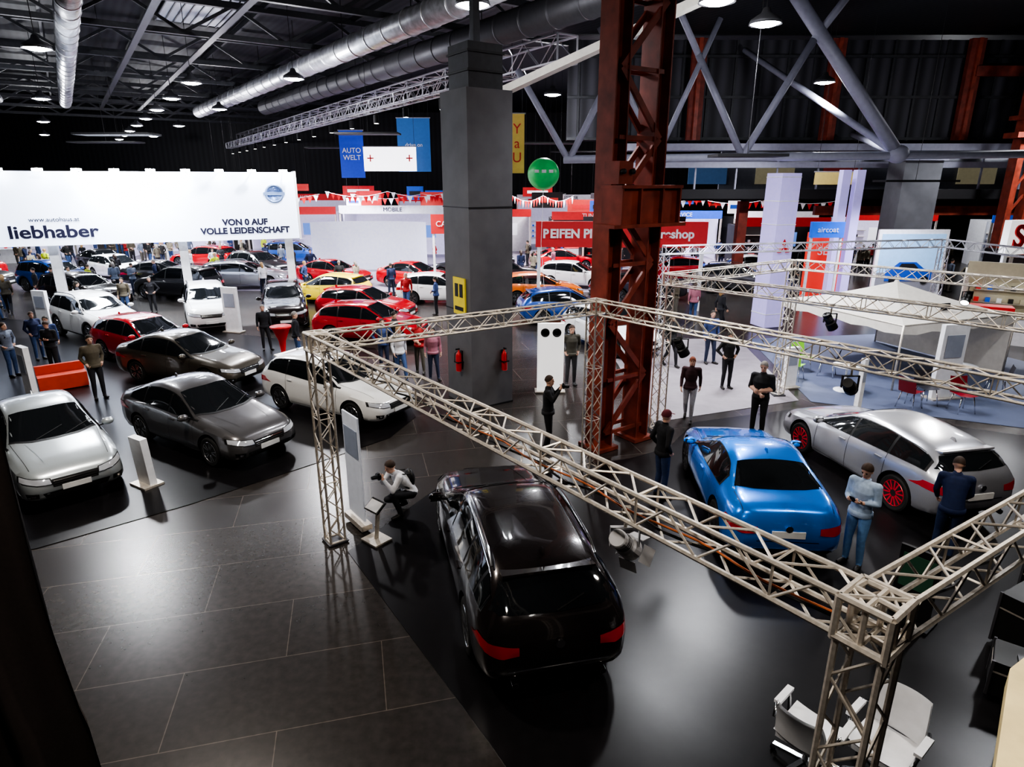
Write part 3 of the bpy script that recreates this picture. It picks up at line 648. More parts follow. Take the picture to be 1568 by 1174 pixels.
def duct(name,a,b,r,m=DUCT):
    mb=MB();a=Vector(a);b=Vector(b);mb.tube([a,b],r,m,n=20)
    L=(b-a).length
    for i in range(int(L/1.5)):
        q=a+(b-a)*(i*1.5/L);mb.tube([q,q+(b-a).normalized()*.06],r+.03,m,n=20)
    for i in range(int(L/6)):
        q=a+(b-a)*((i*6+3)/L);mb.tube([q+Vector((0,0,r)),Vector((q.x,q.y,ZC-.1))],.02,BLK,n=5)
    mb.obj(name)
duct('ventilation_duct',(5.4,11.8,10.95),(-24,52.5,10.95),.42)
duct('ventilation_duct',(7.6,14.2,11.0),(-18,50,11.0),.5,DDUCT)
for u,w0,r,m in((-9.3,2,.36,DUCT),(-13,-12,.25,DDUCT),(-18,6,.38,DUCT),(-26,0,.35,DDUCT)): duct('ventilation_duct',P2(u,w0,11.1),P2(u,40,11.1),r,m)
mb=MB();CT=mat('cable_tray',(.06,.06,.07),.5,.6)
for u,z in((-4.5,11.2),(-7,11.2),(-15.5,11.2),(-21,11.2)): mb.beam(P2(u,-10,z),P2(u,44,z),.25,.06,CT)
mb.obj('cable_trays')
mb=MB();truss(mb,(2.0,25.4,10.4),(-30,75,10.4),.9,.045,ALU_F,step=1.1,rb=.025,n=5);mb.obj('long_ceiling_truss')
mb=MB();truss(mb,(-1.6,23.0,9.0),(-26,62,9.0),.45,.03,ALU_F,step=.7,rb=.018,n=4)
for i in range(14):
    t=(i+.5)/14;q=Vector((-1.6,23.0,9.0))*(1-t)+Vector((-26,62,9.0))*t;mb.lathe(q+Vector((0,0,-.55)),[(.12,-.18),(.12,.15),(.04,.2)],BLK,n=10);mb.lathe(q+Vector((0,0,-.735)),[(.1,0),(.001,-.01)],SPOTG,n=10)
mb.obj('spotlight_truss')
CRM=mat('cream_painted_beam',(.62,.60,.54),.5)
mb=MB();mb.beam((5.3,19.6,10.6),(-.3,22.0,8.55),.4,.22,CRM);mb.beam((5.3,19.6,10.6),(8.5,18.2,11.8),.4,.22,CRM);mb.obj('inclined_beam')
lampmesh=MB();lampmesh.lathe((0,0,0),[(.05,.42),(.09,.40),(.14,.28),(.40,.12),(.44,0),(.41,0),(.36,.08)],DDUCT,n=20);lampmesh.lathe((0,0,.03),[(.40,0),(.24,-.07),(.001,-.10)],LAMP,n=20);lampmesh.tube([(0,0,.4),(0,0,3.1)],.012,BLK,n=5)
lm=lampmesh.mesh('lamp')
def lamp(x,y,z,e=1300,light=True,col=(.95,.96,1)):
    o=bpy.data.objects.new('high_bay_lamp',lm);COL.objects.link(o);o.location=(x,y,z)
    if light:
        for ty,k in(('SPOT',1.0),('POINT',.20)):
            l=bpy.data.lights.new('lamp_light',ty);l.energy=e*k;l.shadow_soft_size=.28;l.color=col
            if ty=='SPOT': l.spot_size=math.radians(150);l.spot_blend=.5
            lo=bpy.data.objects.new('lamp_light',l);COL.objects.link(lo);lo.parent=o;lo.location=(0,0,-.40)
WARM=(1,.89,.78)  # for unseen lamps near the camera, added to light the foreground
for j in range(-1,5): lamp(-.96-8.15*j,17.5+11.5*j,9.9,(1000,2000,2600,3000,3000,3000)[j+1],col=(.97,.96,1) if j>-1 else WARM)
for j in range(-1,4): lamp(-15.3-9*j,22.7+12.9*j,9.9,(1700,2400,2800,3000,3000)[j+1],col=(.95,.96,1) if j>-1 else WARM)
lamp(-30,24,9.9,1800);lamp(4.9,17.2,9.9,1100);lamp(6.9,19.4,9.9,1300);lamp(14,14,9.9,1100);lamp(13.5,30,9.9,2100);lamp(25,30,9.9,1700);lamp(2,34,9.9,2800);lamp(8,48,9.9,3000);lamp(28,45,9.9,2200);lamp(-.5,1.0,10.2,800,col=WARM)
for i in range(0,9):
    for u in(-5,-28):
        q=P2(u,9+i*6.5,0)
        if inside(q) and q.y>30: lamp(q.x,q.y,9.9,light=False)
# ---------------------------------------------------------------- columns
mb=MB()
cA=Vector((-1.05,15.9,0));s1,s2=1.28,1.3
poly=[cA,cA+U*s1,cA+U*s1+Wd*s2,cA+Wd*s2]
mb.prism(poly,0,7.9,GREY)
c=(poly[0]+poly[2])/2
for z in(.02,2.6,5.2): mb.prism([cA-U*.012-Wd*.012,cA+U*(s1+.012)-Wd*.012,cA+U*(s1+.012)+Wd*(s2+.012),cA-U*.012+Wd*(s2+.012)],z,z+.03,BLK)
mb.box((c.x,c.y,8.4),(.95,.95,1.0),ROOFS,rot=HALL);mb.box((c.x,c.y,11.0),(.18,.18,4.3),ROOFS,rot=HALL)
for i in range(2): mb.box((c.x,c.y,8.3+i*.4),(1.02,1.02,.05),BLK,rot=HALL)
mb.obj('clad_column')
YS=mat('yellow_sign',(.75,.62,.05),.5,emit=.1)
mb=MB();q=cA+Wd*.5-U*.03;mb.box((q.x,q.y,3.0),(.04,.6,.95),YS,rot=HALL)
for dz,dy in((.15,-.12),(.15,.12)): 
    qq=q+Wd*dy-U*.025;mb.box((qq.x,qq.y,3.0+dz),(.01,.16,.34),BLK,rot=HALL)
qq=q-U*.025;mb.box((qq.x,qq.y,2.68),(.01,.42,.10),BLK,rot=HALL)
mb.obj('yellow_wall_sign')
def extinguisher(q,r):
    mb=MB();mb.lathe((0,0,0),[(.07,0),(.08,.03),(.08,.42),(.05,.5),(.025,.53),(.025,.57)],REDM,n=16);mb.box((.03,0,.6),(.12,.03,.04),BLK);mb.tube([(.02,0,.56),(.11,0,.5),(.12,0,.25)],.012,BLK,n=6);mb.box((0,.0,.25),(.19,.19,.03),BLK)
    mb.box((-.085,0,.3),(.02,.1,.5),BLK);mb.obj('fire_extinguisher',(q.x,q.y,1.0),r)
extinguisher(cA+U*.95-Wd*.105,HALL-PI/2);extinguisher(cA+Wd*.5-U*.105,HALL+PI)
mb=MB();a=Vector((1.98,13.45,0));b=a+U*1.12
for q in(a,b):
    for s in(-1,1):
        p=q+U*(s*.17);mb.box((p.x,p.y,6.45),(.035,.5,12.9),RUST,rot=HALL)
    mb.box((q.x,q.y,6.45),(.34,.035,12.9),RUST,rot=HALL)
    mb.box((q.x,q.y,.05),(.6,.7,.08),RUST,rot=HALL)
z=.4;k=0
while z<11.6:
    for s in(-.2,.2):
        p0=(a if k%2==0 else b)+Wd*s;p1=(b if k%2==0 else a)+Wd*s
        mb.beam((p0.x,p0.y,z),(p1.x,p1.y,z+1.25),.06,.12,RUST)
        mb.beam((a.x+Wd.x*s,a.y+Wd.y*s,z),(b.x+Wd.x*s,b.y+Wd.y*s,z),.05,.08,RUST)
    z+=1.25;k+=1
m_=(a+b)/2;cr=m_-Wd*.50-U*.12
for z_,h_,wd_ in((4.98,.07,2.0),(5.72,.06,1.7)): mb.box((cr.x,cr.y,z_),(wd_,.6,h_),RUST,rot=HALL)
mb.box((cr.x,cr.y-.0,5.35),(1.6,.4,.72),RUST,rot=HALL)
for s in(-.8,-.3,.3,.8):
    q=cr+U*s;mb.box((q.x,q.y,5.35),(.04,.58,.70),RUST,rot=HALL)
q=cr-U*.68;mb.box((q.x,q.y,5.98),(.36,.42,.42),RUST,rot=HALL)
for s in(-.12,.12):
    qq=q+U*s-Wd*.22;mb.tube([(qq.x,qq.y,6.0),(qq.x-Wd.x*.08,qq.y-Wd.y*.08,6.0)],.05,BLK,n=8)
mb.obj('riveted_steel_column')
mb=MB();Y=26
def T2(x,z,y=Y): return (x,y,z)
mb.tube([T2(2.0,6.65),T2(24,6.9)],.16,PIPE,n=10);mb.tube([T2(2,12.6),T2(30,12.6)],.18,PIPE,n=10)
for p,q,r in(((14.9,6.85),(10.0,12.5),.24),((8.9,6.75),(11.1,10.8),.14),((8.9,6.75),(6.9,10.3),.13),((2.2,6.6),(4.4,11),.13),((2.2,6.6),(.2,9.8),.12),((5.6,6.7),(3.2,11.2),.10),((5.6,6.7),(7.6,11.5),.10),((11.1,10.8),(12.4,12.6),.14),((6.9,10.3),(5.6,12.6),.12)):
    mb.tube([T2(*p),T2(*q)],r,PIPE,n=12)
mb.ell((14.9,26,6.85),(.42,.35,.35),PIPE)
mb.tube([(14.9,26,6.85),(18.5,36.9,8.3)],.14,PIPE,n=10);mb.tube([(14.9,26,6.85),(12.2,36.9,12.4)],.14,PIPE,n=10)
mb.obj('tubular_roof_truss')
mb=MB()
mb.box((26,36.6,7.6),(42,1.4,.35),PIPE);mb.box((26,36.0,6.7),(42,.25,.30),PIPE);mb.box((26,35.9,5.2),(42,.3,.5),BLK)
for x in np.arange(5.5,46,2.2): mb.box((x,36,6.2),(.08,.08,1.9),PIPE)
mb.box((26,39,5.0),(42,6,.3),BLK);GP=mat('gallery_panel',(.22,.23,.27),.6);mb.box((30,41.8,6.4),(34,.2,2.8),GP)
for x in np.arange(6,46,3): mb.box((x,41.6,7.3),(1.6,.12,.05),mat('gallery_strip_light',(1,1,1),.5,emit=5))
for i,x in enumerate(np.arange(8,46,4.2)): mb.box((x,41.6,6.3),(2.4,.06,1.2),mat('gallery_poster_%d'%(i%3),[(.3,.05,.05),(.1,.2,.4),(.5,.45,.3)][i%3],.5,emit=.2))
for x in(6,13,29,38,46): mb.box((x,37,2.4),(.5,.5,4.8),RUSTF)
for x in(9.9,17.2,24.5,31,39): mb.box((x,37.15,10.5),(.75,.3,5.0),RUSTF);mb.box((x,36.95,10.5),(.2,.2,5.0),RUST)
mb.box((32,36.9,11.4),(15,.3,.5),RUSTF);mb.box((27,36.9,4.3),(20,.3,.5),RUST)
mb.obj('gallery')
mb=MB()
for dx in(-.45,.45):mb.box((25.6+dx,33.5,6),(.3,.6,12),RUST)
for z in np.arange(.5,11.5,1.2): mb.beam((25.2,33.5,z),(26,33.5,z+1.2),.1,.1,RUST)
mb.box((26,33.2,8.0),(3.2,1.0,.25),RUST);mb.box((26,33.2,8.8),(3.0,1.0,.2),RUST);mb.box((25,33.2,8.4),(.1,.9,.7),RUST);mb.box((26.8,33.2,8.4),(.1,.9,.7),RUST);mb.box((27.2,33.2,10.2),(1.2,.8,2.6),RUST)
mb.obj('riveted_steel_column')
mb=MB();mb.box((20.6,34.2,3.5),(1.9,1.5,7.0),mat('concrete_grey',(.15,.155,.17),.7,scale=2,var=.1));mb.box((20.6,34.2,7.0),(2.2,1.8,.3),PIPE);mb.obj('clad_column')
# ---------------------------------------------------------------- foreground truss rig
TZ=3.48
A=Vector((-3.0,9.45,TZ));B=Vector((2.02,2.98,TZ));C=Vector((1.65,12.3,TZ));Dd=Vector((6.85,6.0,TZ))
mb=MB()
truss(mb,A,B,.25,.020);truss(mb,A,C,.25,.020);truss(mb,C,Dd,.25,.020);truss(mb,B,Dd,.25,.020)
dAB=(B-A).normalized();aAB=math.atan2(dAB.y,dAB.x)
for q in(A,B,C,Dd):
    truss(mb,(q.x,q.y,.04),(q.x,q.y,q.z-.13),.25,.020,up=(dAB.x,dAB.y,0))
    mb.box((q.x,q.y,.026),(.34,.34,.025),DDUCT,rot=aAB)
    R=Matrix.Rotation(aAB,3,'Z')
    for dz in(-.13,.13):
        pp=[q+R@Vector((sx*.14,sy*.14,dz)) for sx,sy in((-1,-1),(1,-1),(1,1),(-1,1))]
        for i in range(4): mb.tube([pp[i],pp[(i+1)%4]],.022,ALU,n=6)
        mb.tube([pp[0],pp[2]],.014,ALU,n=5)
    for sx,sy in((-1,-1),(1,-1),(1,1),(-1,1)):
        pq=q+R@Vector((sx*.14,sy*.14,0));mb.tube([pq-Vector((0,0,.15)),pq+Vector((0,0,.13))],.022,ALU,n=6)
ORG=mat('orange_cable',(.45,.12,.03),.6)
for a_,b_ in((A,B),(B,Dd)):
    mb.tube([a_+(b_-a_)*(i/40)+Vector((.05*math.sin(i*1.3),0,-.12-.012*math.sin(i*2.1))) for i in range(1,40)],.012,DARK,n=5)
    mb.tube([a_+(b_-a_)*(i/40)+Vector((.04*math.cos(i*1.1),.02,-.105)) for i in range(18,40)],.009,ORG,n=5)
mb.obj('lighting_truss_frame')
mb=MB()
E1=Vector((3.55,14.5,3.7));E2=Vector((7.6,17.2,3.7));E3=Vector((13.2,11.6,3.7));E4=Vector((9.1,8.6,3.7))
truss(mb,E1,E2,.24,.018);truss(mb,E2,E3,.24,.018);truss(mb,E1,E4,.24,.018)
for q in(E1,E2,E3): truss(mb,(q.x,q.y,.06),(q.x,q.y,q.z-.13),.24,.018);mb.box((q.x,q.y,.03),(.34,.34,.035),DDUCT)
mb.obj('lighting_truss_frame')
mb=MB()
F1=Vector((5.2,22,3.6));F2=Vector((16.5,24.6,3.6));F3=Vector((17.5,15,3.6))
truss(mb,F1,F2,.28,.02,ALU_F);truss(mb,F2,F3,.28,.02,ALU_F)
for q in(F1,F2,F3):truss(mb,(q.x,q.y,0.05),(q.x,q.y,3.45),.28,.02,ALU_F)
mb.obj('lighting_truss_frame')
SPW=mat('spotlight_body_grey',(.5,.5,.51),.5)
def spot_fix(q,target,e=250,col=(1,.96,.9),sz=60,body=DARK,sc=.75,doors=False):
    root=bpy.data.objects.new('stage_spotlight',None);COL.objects.link(root);root.location=q;root.scale=(sc,sc,sc)
    mb=MB();mb.tube([(0,0,.42),(0,0,.20)],.02,ALU,n=8);mb.box((0,0,.40),(.09,.06,.10),ALU)
    mb.box((0,0,.20),(.32,.05,.02),body)
    for s in(-1,1):mb.box((s*.155,0,.09),(.015,.05,.23),body)
    mb.obj('yoke',parent=root)
    d=(Vector(target)-Vector(q)).normalized();R=d.to_track_quat('-Z','Y').to_matrix()
    mb=MB();mb.lathe((0,0,0),[(.001,.24),(.09,.238),(.10,.22),(.10,-.02),(.125,-.04),(.13,-.22),(.118,-.22),(.11,-.18)],body,n=18,R=R,smooth=False);mb.lathe((0,0,0),[(.108,-.185),(.001,-.19)],SPOTG,n=16,R=R)
    for zz in(.05,.09,.13): mb.lathe((0,0,0),[(.104,zz),(.104,zz+.012)],DARK,n=16,R=R)
    if doors:
        for k in range(4):
            Rk=Matrix.Rotation(k*PI/2,3,'Z');mb.box(R@(Rk@Vector((.17,0,-.29))),(.01,.2,.17),body,R=R@Rk@Matrix.Rotation(-.5,3,'Y'))
    mb.obj('lamp_head',parent=root)
    l=bpy.data.lights.new('beam_light','SPOT');l.energy=e;l.spot_size=math.radians(sz);l.spot_blend=.5;l.shadow_soft_size=.08;l.color=col
    lo=bpy.data.objects.new('beam_light',l);COL.objects.link(lo);lo.parent=root;lo.rotation_euler=d.to_track_quat('-Z','Y').to_euler();lo.location=d*.3
AB=lambda t:A*(1-t)+B*t
spot_fix(AB(.77)+Vector((.05,.05,-.48)),(2.9,7.0,0.2),60,body=SPW,sc=.75,doors=True)
CD=lambda t:C*(1-t)+Dd*t
spot_fix(CD(.25)+Vector((0,0,-.42)),(4.4,11,0.6),330)  # this and the spots below are added to highlight the cars
spot_fix(CD(.6)+Vector((0,0,-.42)),(7.6,12,0.6),220)
spot_fix(E1*.55+E4*.45+Vector((0,0,-.42)),(7.8,12.2,.6),260)
spot_fix(E2*.5+E3*.5+Vector((0,0,-.42)),(8,12,.6),240)
# ---------------------------------------------------------------- signs and booths
def sign_box(name,p0,p1,z0,z1,m,th=.15,extra=None):
    p0=Vector((*p0,0));p1=Vector((*p1,0));mb=MB();c=(p0+p1)/2;d=p1-p0;r=math.atan2(d.y,d.x)
    mb.box((c.x,c.y,(z0+z1)/2),(d.length,th,z1-z0),m,rot=r)
    if extra: extra(mb,c,d,r)
    return mb.obj(name)
pR=Vector((-10.4,31.8,0));pL=Vector((-27.5,24.6,0));d=(pR-pL);r=math.atan2(d.y,d.x);nrm=Vector((d.y,-d.x,0)).normalized()
mb=MB();c=(pR+pL)/2;mb.box((c.x,c.y,4.75),(d.length,1.2,3.0),WHITEB,rot=r)
dn=d.normalized();e=pR-dn*.03
mb.box((e.x,e.y,4.75),(.1,1.3,3.1),WHITE,rot=r)
for t in np.linspace(.03,.97,14):
    q=pL+d*t+nrm*1.1;mb.beam((q.x-nrm.x*.5,q.y-nrm.y*.5,6.25),(q.x,q.y,6.35),.04,.04,ALU);mb.box((q.x,q.y,6.3),(.35,.15,.1),LAMP,rot=r)
for t in(.1,.45,.72,.97):
    q=pL+d*t;mb.box((q.x,q.y,1.65),(.35,.35,3.26),WHITE,rot=r)
fas=mb.obj('backlit_stand_fascia')
TXT=mat('dark_lettering',(.02,.02,.05),.5)
LB=(PI/2,0,r)
q=pL+d*.465+nrm*.62;text('liebhaber',.72,(q.x,q.y,3.80),LB,TXT,parent=fas,bold=.018,sx=1.2)
q=pL+d*.47+nrm*.62;text('www.autohaus.at',.26,(q.x,q.y,4.32),LB,TXT,parent=fas)
q=pL+d*.87+nrm*.62;text('VON 0 AUF\nVOLLE LEIDENSCHAFT',.38,(q.x,q.y,3.85),LB,TXT,parent=fas,bold=.018)
q=pL+d*.945+nrm*.62;LG=mat('logo_blue',(.25,.36,.6),.4,.2)
mb=MB();mb.lathe((0,0,0),[(.42,0),(.42,-.02),(.33,-.02),(.33,0)],LG,n=28,axis='y');mb.box((0,-.01,0),(.95,.03,.14),LG);o=mb.obj('round_emblem',(q.x,q.y,5.3),r)
o.parent=fas
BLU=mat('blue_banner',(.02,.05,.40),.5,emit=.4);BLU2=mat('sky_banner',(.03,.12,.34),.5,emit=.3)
def hang(name,x0,x1,z0,z1,y,m,tx=None,tm=None,ts=.5):
    mb=MB();mb.box(((x0+x1)/2,y,(z0+z1)/2),(x1-x0,.06,z1-z0),m)
    mb.tube([(x0-.05,y,z1),(x1+.05,y,z1)],.04,ALU_F,n=6)
    for x in(x0+.1,x1-.1): mb.tube([(x,y,z1),(x,y,ZC-.1)],.01,BLK,n=4)
    o=mb.obj(name)
    if tx: text(tx,ts,((x0+x1)/2,y-.06,(z0+z1)/2),(PI/2,0,0),tm or WHITE,parent=o)
hang('hanging_banner',-11.5,-9.9,6.1,9.1,45,BLU,'AUTO\nWELT',WHITE,.45);hang('hanging_banner',-7.7,-5.5,6.5,9.9,45.5,BLU2,'drive on',WHITE,.35)
hang('hanging_lightbox',-9.6,-6.2,6.5,8.0,43.5,mat('lightbox_white',(.9,.9,.95),.5,emit=1.8),'+        +',REDM,.9)
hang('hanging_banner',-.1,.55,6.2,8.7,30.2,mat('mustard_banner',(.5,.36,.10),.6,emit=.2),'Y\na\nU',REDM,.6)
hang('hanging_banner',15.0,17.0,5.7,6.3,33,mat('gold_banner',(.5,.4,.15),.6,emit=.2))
SC=[mat('small_sign_%d'%i,c,.5,emit=e) for i,(c,e) in enumerate((((.5,.03,.03),.5),((.8,.8,.85),1.0),((.03,.1,.45),.5),((.03,.03,.03),0),((.5,.05,.04),.4)))]
for i in range(26):
    x=random.uniform(-22,22);y=random.uniform(46.5,60);wd=random.uniform(.8,2.6);h=random.uniform(.5,1.1);z=random.uniform(4.4,5.6)
    if x>4: z=random.uniform(3.9,4.6)
    mb=MB();mb.box((x,y,z),(wd,.1,h),SC[i%5]);mb.box((x,y-.06,z),(wd*.7,.02,h*.3),SC[(i+1)%5])
    for s in(-.4,.4): mb.tube([(x+s*wd,y,z+h/2),(x+s*wd,y,ZC-.1)],.008,BLK,n=4)
    mb.obj('hanging_sign')
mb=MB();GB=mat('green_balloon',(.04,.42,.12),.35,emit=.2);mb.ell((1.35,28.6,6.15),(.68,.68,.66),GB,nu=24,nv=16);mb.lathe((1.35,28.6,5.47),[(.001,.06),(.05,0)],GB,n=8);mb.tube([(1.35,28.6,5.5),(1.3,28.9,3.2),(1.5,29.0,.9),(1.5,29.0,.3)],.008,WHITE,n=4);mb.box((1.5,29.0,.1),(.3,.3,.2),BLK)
for i in range(3): mb.tube([(.95+i*.3,27.95,6.25),(1.13+i*.3,27.94,6.25)],.07,WHITE,n=6)
mb.obj('promotional_balloon')
RS=mat('red_sign',(.42,.03,.03),.5,emit=.3)
o=sign_box('tyre_shop_sign',(1.1,30),(8.9,29.6),2.95,4.1,RS,.25,lambda mb,c,d,r:[mb.box((c.x+k*d.x,c.y+k*d.y,1.48),(.15,.15,2.94),WHITE) for k in(-.48,0,.48)])
text('REIFEN PIRKER',.55,(3.2,29.72,3.55),(PI/2,0,0),WHITE,parent=o,bold=.02);text('Tireshop',.55,(7.3,29.5,3.55),(PI/2,0,0),WHITE,parent=o,bold=.015)
o=sign_box('red_stand_sign',(-4.3,34.6),(-2.0,34.6),3.2,4.2,RS,.2,lambda mb,c,d,r:[mb.box((c.x+k*d.x,c.y,1.6),(.12,.12,3.2),WHITE) for k in(-.45,.45)]);text('CARANDI',.4,(-3.15,34.47,3.7),(PI/2,0,0),WHITE,parent=o)
mb=MB();PW=mat('purple_lit_fabric',(.46,.41,.76),.6,emit=.35)  # purple light on the white fabric is put into its colour and glow
mb.box((10.75,26.3,3.1),(.9,.9,6.1),PW,rot=.3)
for z in np.arange(.6,6.1,.9):mb.box((10.75,26.3,z),(.93,.93,.03),WHITE,rot=.3)
mb.obj('fabric_column')
mb=MB()
for k in(0,2*PI/3,4*PI/3):
    R=Matrix.Rotation(k,3,'Y');mb.add([R@Vector(v) for v in((0,-.02,0),(.11,-.02,.18),(0,-.02,.36),(-.11,-.02,.18))],[(0,1,2,3)],REDM)
mb.obj('diamond_emblem',(10.86,25.79,3.3),.3)
mb=MB()
for x in(15.3,15.95): mb.box((x,30.6,3.2),(.38,.4,6.3),PW)
mb.obj('fabric_column')
o=sign_box('blue_stand_sign',(13.6,29.6),(15.1,29.6),3.4,4.1,mat('blue_sign',(.02,.12,.6),.5,emit=.6),.2,lambda mb,c,d,r:[mb.box((c.x+k*d.x,c.y,1.7),(.1,.1,3.4),WHITE) for k in(-.45,.45)]);text('aircoat',.34,(14.35,29.47,3.75),(PI/2,0,0),WHITE,parent=o)
o=sign_box('red_stand_wall',(14.4,31.5),(16.6,31.5),0,3.5,mat('red_wall',(.7,.05,.03),.5,emit=.5),.2);text('SEAT',.55,(15.5,31.35,2.6),(PI/2,0,0),WHITE,parent=o)
mb=MB();SKYP=mat('poster_sky',(.25,.42,.62),.5,emit=.5);mb.box((18.9,30.5,1.9),(3.3,.12,3.6),WHITE);mb.box((18.9,30.42,2.5),(3.0,.02,2.0),SKYP);mb.box((18.9,30.41,1.25),(3.0,.02,.9),mat('poster_ground',(.2,.2,.22),.5,emit=.2))
PB=mat('poster_car_blue',(.02,.07,.35),.5,emit=.2)
mb.add([(17.8,30.38,1.3),(20.1,30.38,1.3),(20.1,30.38,1.75),(19.6,30.38,1.9),(19.2,30.38,2.2),(18.4,30.38,2.2),(18.05,30.38,1.9),(17.8,30.38,1.8)],[tuple(range(8))],PB)
for x in(18.2,19.7): mb.lathe((x,30.365,1.35),[(.2,0),(.001,-.002)],BLK,n=16,axis='y')
mb.add([(18.35,30.37,1.9),(19.35,30.37,1.9),(19.1,30.37,2.13),(18.5,30.37,2.13)],[(0,1,2,3)],BLK)
mb.obj('car_poster_wall')
o=sign_box('letter_sign',(20.7,27.2),(24.5,28.2),2.9,4.3,mat('white_sign',(.85,.85,.85),.5,emit=.7),.3,lambda mb,c,d,r:[mb.box((c.x+k*d.x,c.y+k*d.y,1.45),(.15,.15,2.9),WHITE) for k in(-.45,0,.45)]);text('S S S',1.3,(22.2,27.4,3.6),(PI/2,0,.25),REDM,parent=o,ext=.04,bold=.03)
hR=mat('header_red',(.5,.03,.03),.5,emit=.4);hB=mat('header_blue',(.03,.1,.5),.5,emit=.4);wP=mat('pale_wall',(.60,.58,.75),.5,emit=.3);wK=mat('black_wall',(.02,.02,.022),.5);wC=mat('cream_wall',(.5,.45,.32),.5,emit=.05)  # emission on walls and headers stands in for light on the stands
WM={'P':wP,'W':WHITE,'R':hR,'B':hB,'K':wK,'C':wC}
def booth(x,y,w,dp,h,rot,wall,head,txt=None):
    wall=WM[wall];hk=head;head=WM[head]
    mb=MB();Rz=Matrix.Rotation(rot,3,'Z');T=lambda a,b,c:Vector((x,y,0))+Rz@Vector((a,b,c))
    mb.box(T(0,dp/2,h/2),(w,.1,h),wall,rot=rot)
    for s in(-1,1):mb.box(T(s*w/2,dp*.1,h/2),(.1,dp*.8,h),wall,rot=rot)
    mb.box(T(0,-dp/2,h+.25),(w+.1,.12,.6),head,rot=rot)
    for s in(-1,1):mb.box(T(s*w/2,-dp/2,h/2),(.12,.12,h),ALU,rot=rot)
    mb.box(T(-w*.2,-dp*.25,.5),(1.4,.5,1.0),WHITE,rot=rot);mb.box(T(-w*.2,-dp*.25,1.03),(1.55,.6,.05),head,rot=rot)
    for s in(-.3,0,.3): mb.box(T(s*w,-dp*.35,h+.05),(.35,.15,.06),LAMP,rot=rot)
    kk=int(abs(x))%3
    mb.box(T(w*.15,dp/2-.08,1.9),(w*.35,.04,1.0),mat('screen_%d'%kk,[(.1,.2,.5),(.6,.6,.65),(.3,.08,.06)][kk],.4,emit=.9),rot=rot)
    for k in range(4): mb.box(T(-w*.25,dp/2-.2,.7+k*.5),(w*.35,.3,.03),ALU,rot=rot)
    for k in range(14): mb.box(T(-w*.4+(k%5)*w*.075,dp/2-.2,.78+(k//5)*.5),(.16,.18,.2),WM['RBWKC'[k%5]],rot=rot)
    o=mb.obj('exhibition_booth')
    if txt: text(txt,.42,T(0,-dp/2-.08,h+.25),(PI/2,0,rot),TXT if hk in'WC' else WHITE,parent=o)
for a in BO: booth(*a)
mb=MB();G=[]
for z in(0,3.3):G.append([Vector((-9.5+4.0*math.cos(t),42.3+2.2*math.sin(t),z)) for t in np.linspace(.3,PI-.3,18)])
mb.grid(G,mat('screen_white',(.62,.64,.75),.5,emit=.35))
mb.obj('curved_screen_wall')
mb=MB()
for (x0,y0,x1,y1,z) in((-13,46,0,46,5.2),(-12,49,4,49,5.0),(-2,42.5,4,42.5,5.0),(8,48,24,47,4.7),(-30,50,-14,48,5.0)):
    k=34
    for i in range(k):
        t=i/k;xx=x0+(x1-x0)*t;yy=y0+(y1-y0)*t;zz=z-.35*math.sin(PI*((t*3)%1));w=abs(x1-x0)/k*.8
        mb.add([(xx,yy,zz),(xx+w,yy,zz),(xx+w/2,yy,zz-.45)],[(0,1,2)],REDM if i%3 else WHITE)
    mb.tube([(x0+(x1-x0)*i/24,y0+(y1-y0)*i/24,z-.35*math.sin(PI*((i/24*3)%1))) for i in range(25)],.012,WHITE,n=4)
mb.obj('bunting')
mb=MB();TW=mat('tent_fabric',(.60,.57,.52),.6,emit=.05);cx,cy,s=12.5,20.6,2.35
cor=[Vector((cx,cy,0))+Matrix.Rotation(.35,3,'Z')@Vector((a*s,b*s,0)) for a,b in((-1,-1),(1,-1),(1,1),(-1,1))]
ap=Vector((cx,cy,2.75))
for i in range(4):
    a,b=cor[i],cor[(i+1)%4];G=[]
    for j in range(9):
        t=j/8;zz=1.95+(2.75-1.95)*(t**1.35);row=[]
        for k in range(9):
            q=a*(1-k/8)+b*(k/8);q=q*(1-t)+Vector((cx,cy,0))*t;row.append(Vector((q.x,q.y,zz)))
        G.append(row)
    mb.grid(G,TW);mb.grid([[Vector((*(a*(1-k/8)+b*k/8).xy,1.95)) for k in range(9)],[Vector((*(a*(1-k/8)+b*k/8).xy,1.65+.03*math.cos(k*PI))) for k in range(9)]],TW)
    mb.tube([(a.x,a.y,.012),(a.x,a.y,1.95)],.03,ALU,n=8);mb.tube([(a.x,a.y,1.93),(b.x,b.y,1.93)],.02,ALU,n=6)
mb.lathe(ap,[(.12,-.1),(.05,.05),(.001,.25)],TW,n=10)
fq=(cor[0]+cor[1])/2*.75+Vector((cx,cy,0))*.25;mb.box((fq.x,fq.y,2.22),(.32,.05,.22),DARK,rot=.35)
mb.grid([[Vector((*cor[1].xy,.05)),Vector((*cor[2].xy,.05))],[Vector((*cor[1].xy,1.95)),Vector((*cor[2].xy,1.95))]],TW)
mb.obj('pop_up_tent')
def totem(x,y,h,w,rot,lean=0,logo=False,m=WHITE):
    mb=MB();mb.box((0,0,h/2+.02),(w,.14,h),m,R=Matrix.Rotation(lean,3,'X'));mb.box((0,0,.02),(w+.12,.4,.04),ALU)
    if logo:
        for s in(-1,1): mb.lathe((s*w*.22,-.08,h*.88),[(w*.17,0),(w*.17,-.01),(w*.11,-.01),(w*.11,0)],BLK,n=20,axis='y')
    elif h>1.1: mb.box((0,-.08,h*.72),(w*.7,.01,h*.3),mat('totem_print',(.35,.38,.45),.5))
    mb.obj('info_totem',(x,y,.012),rot)
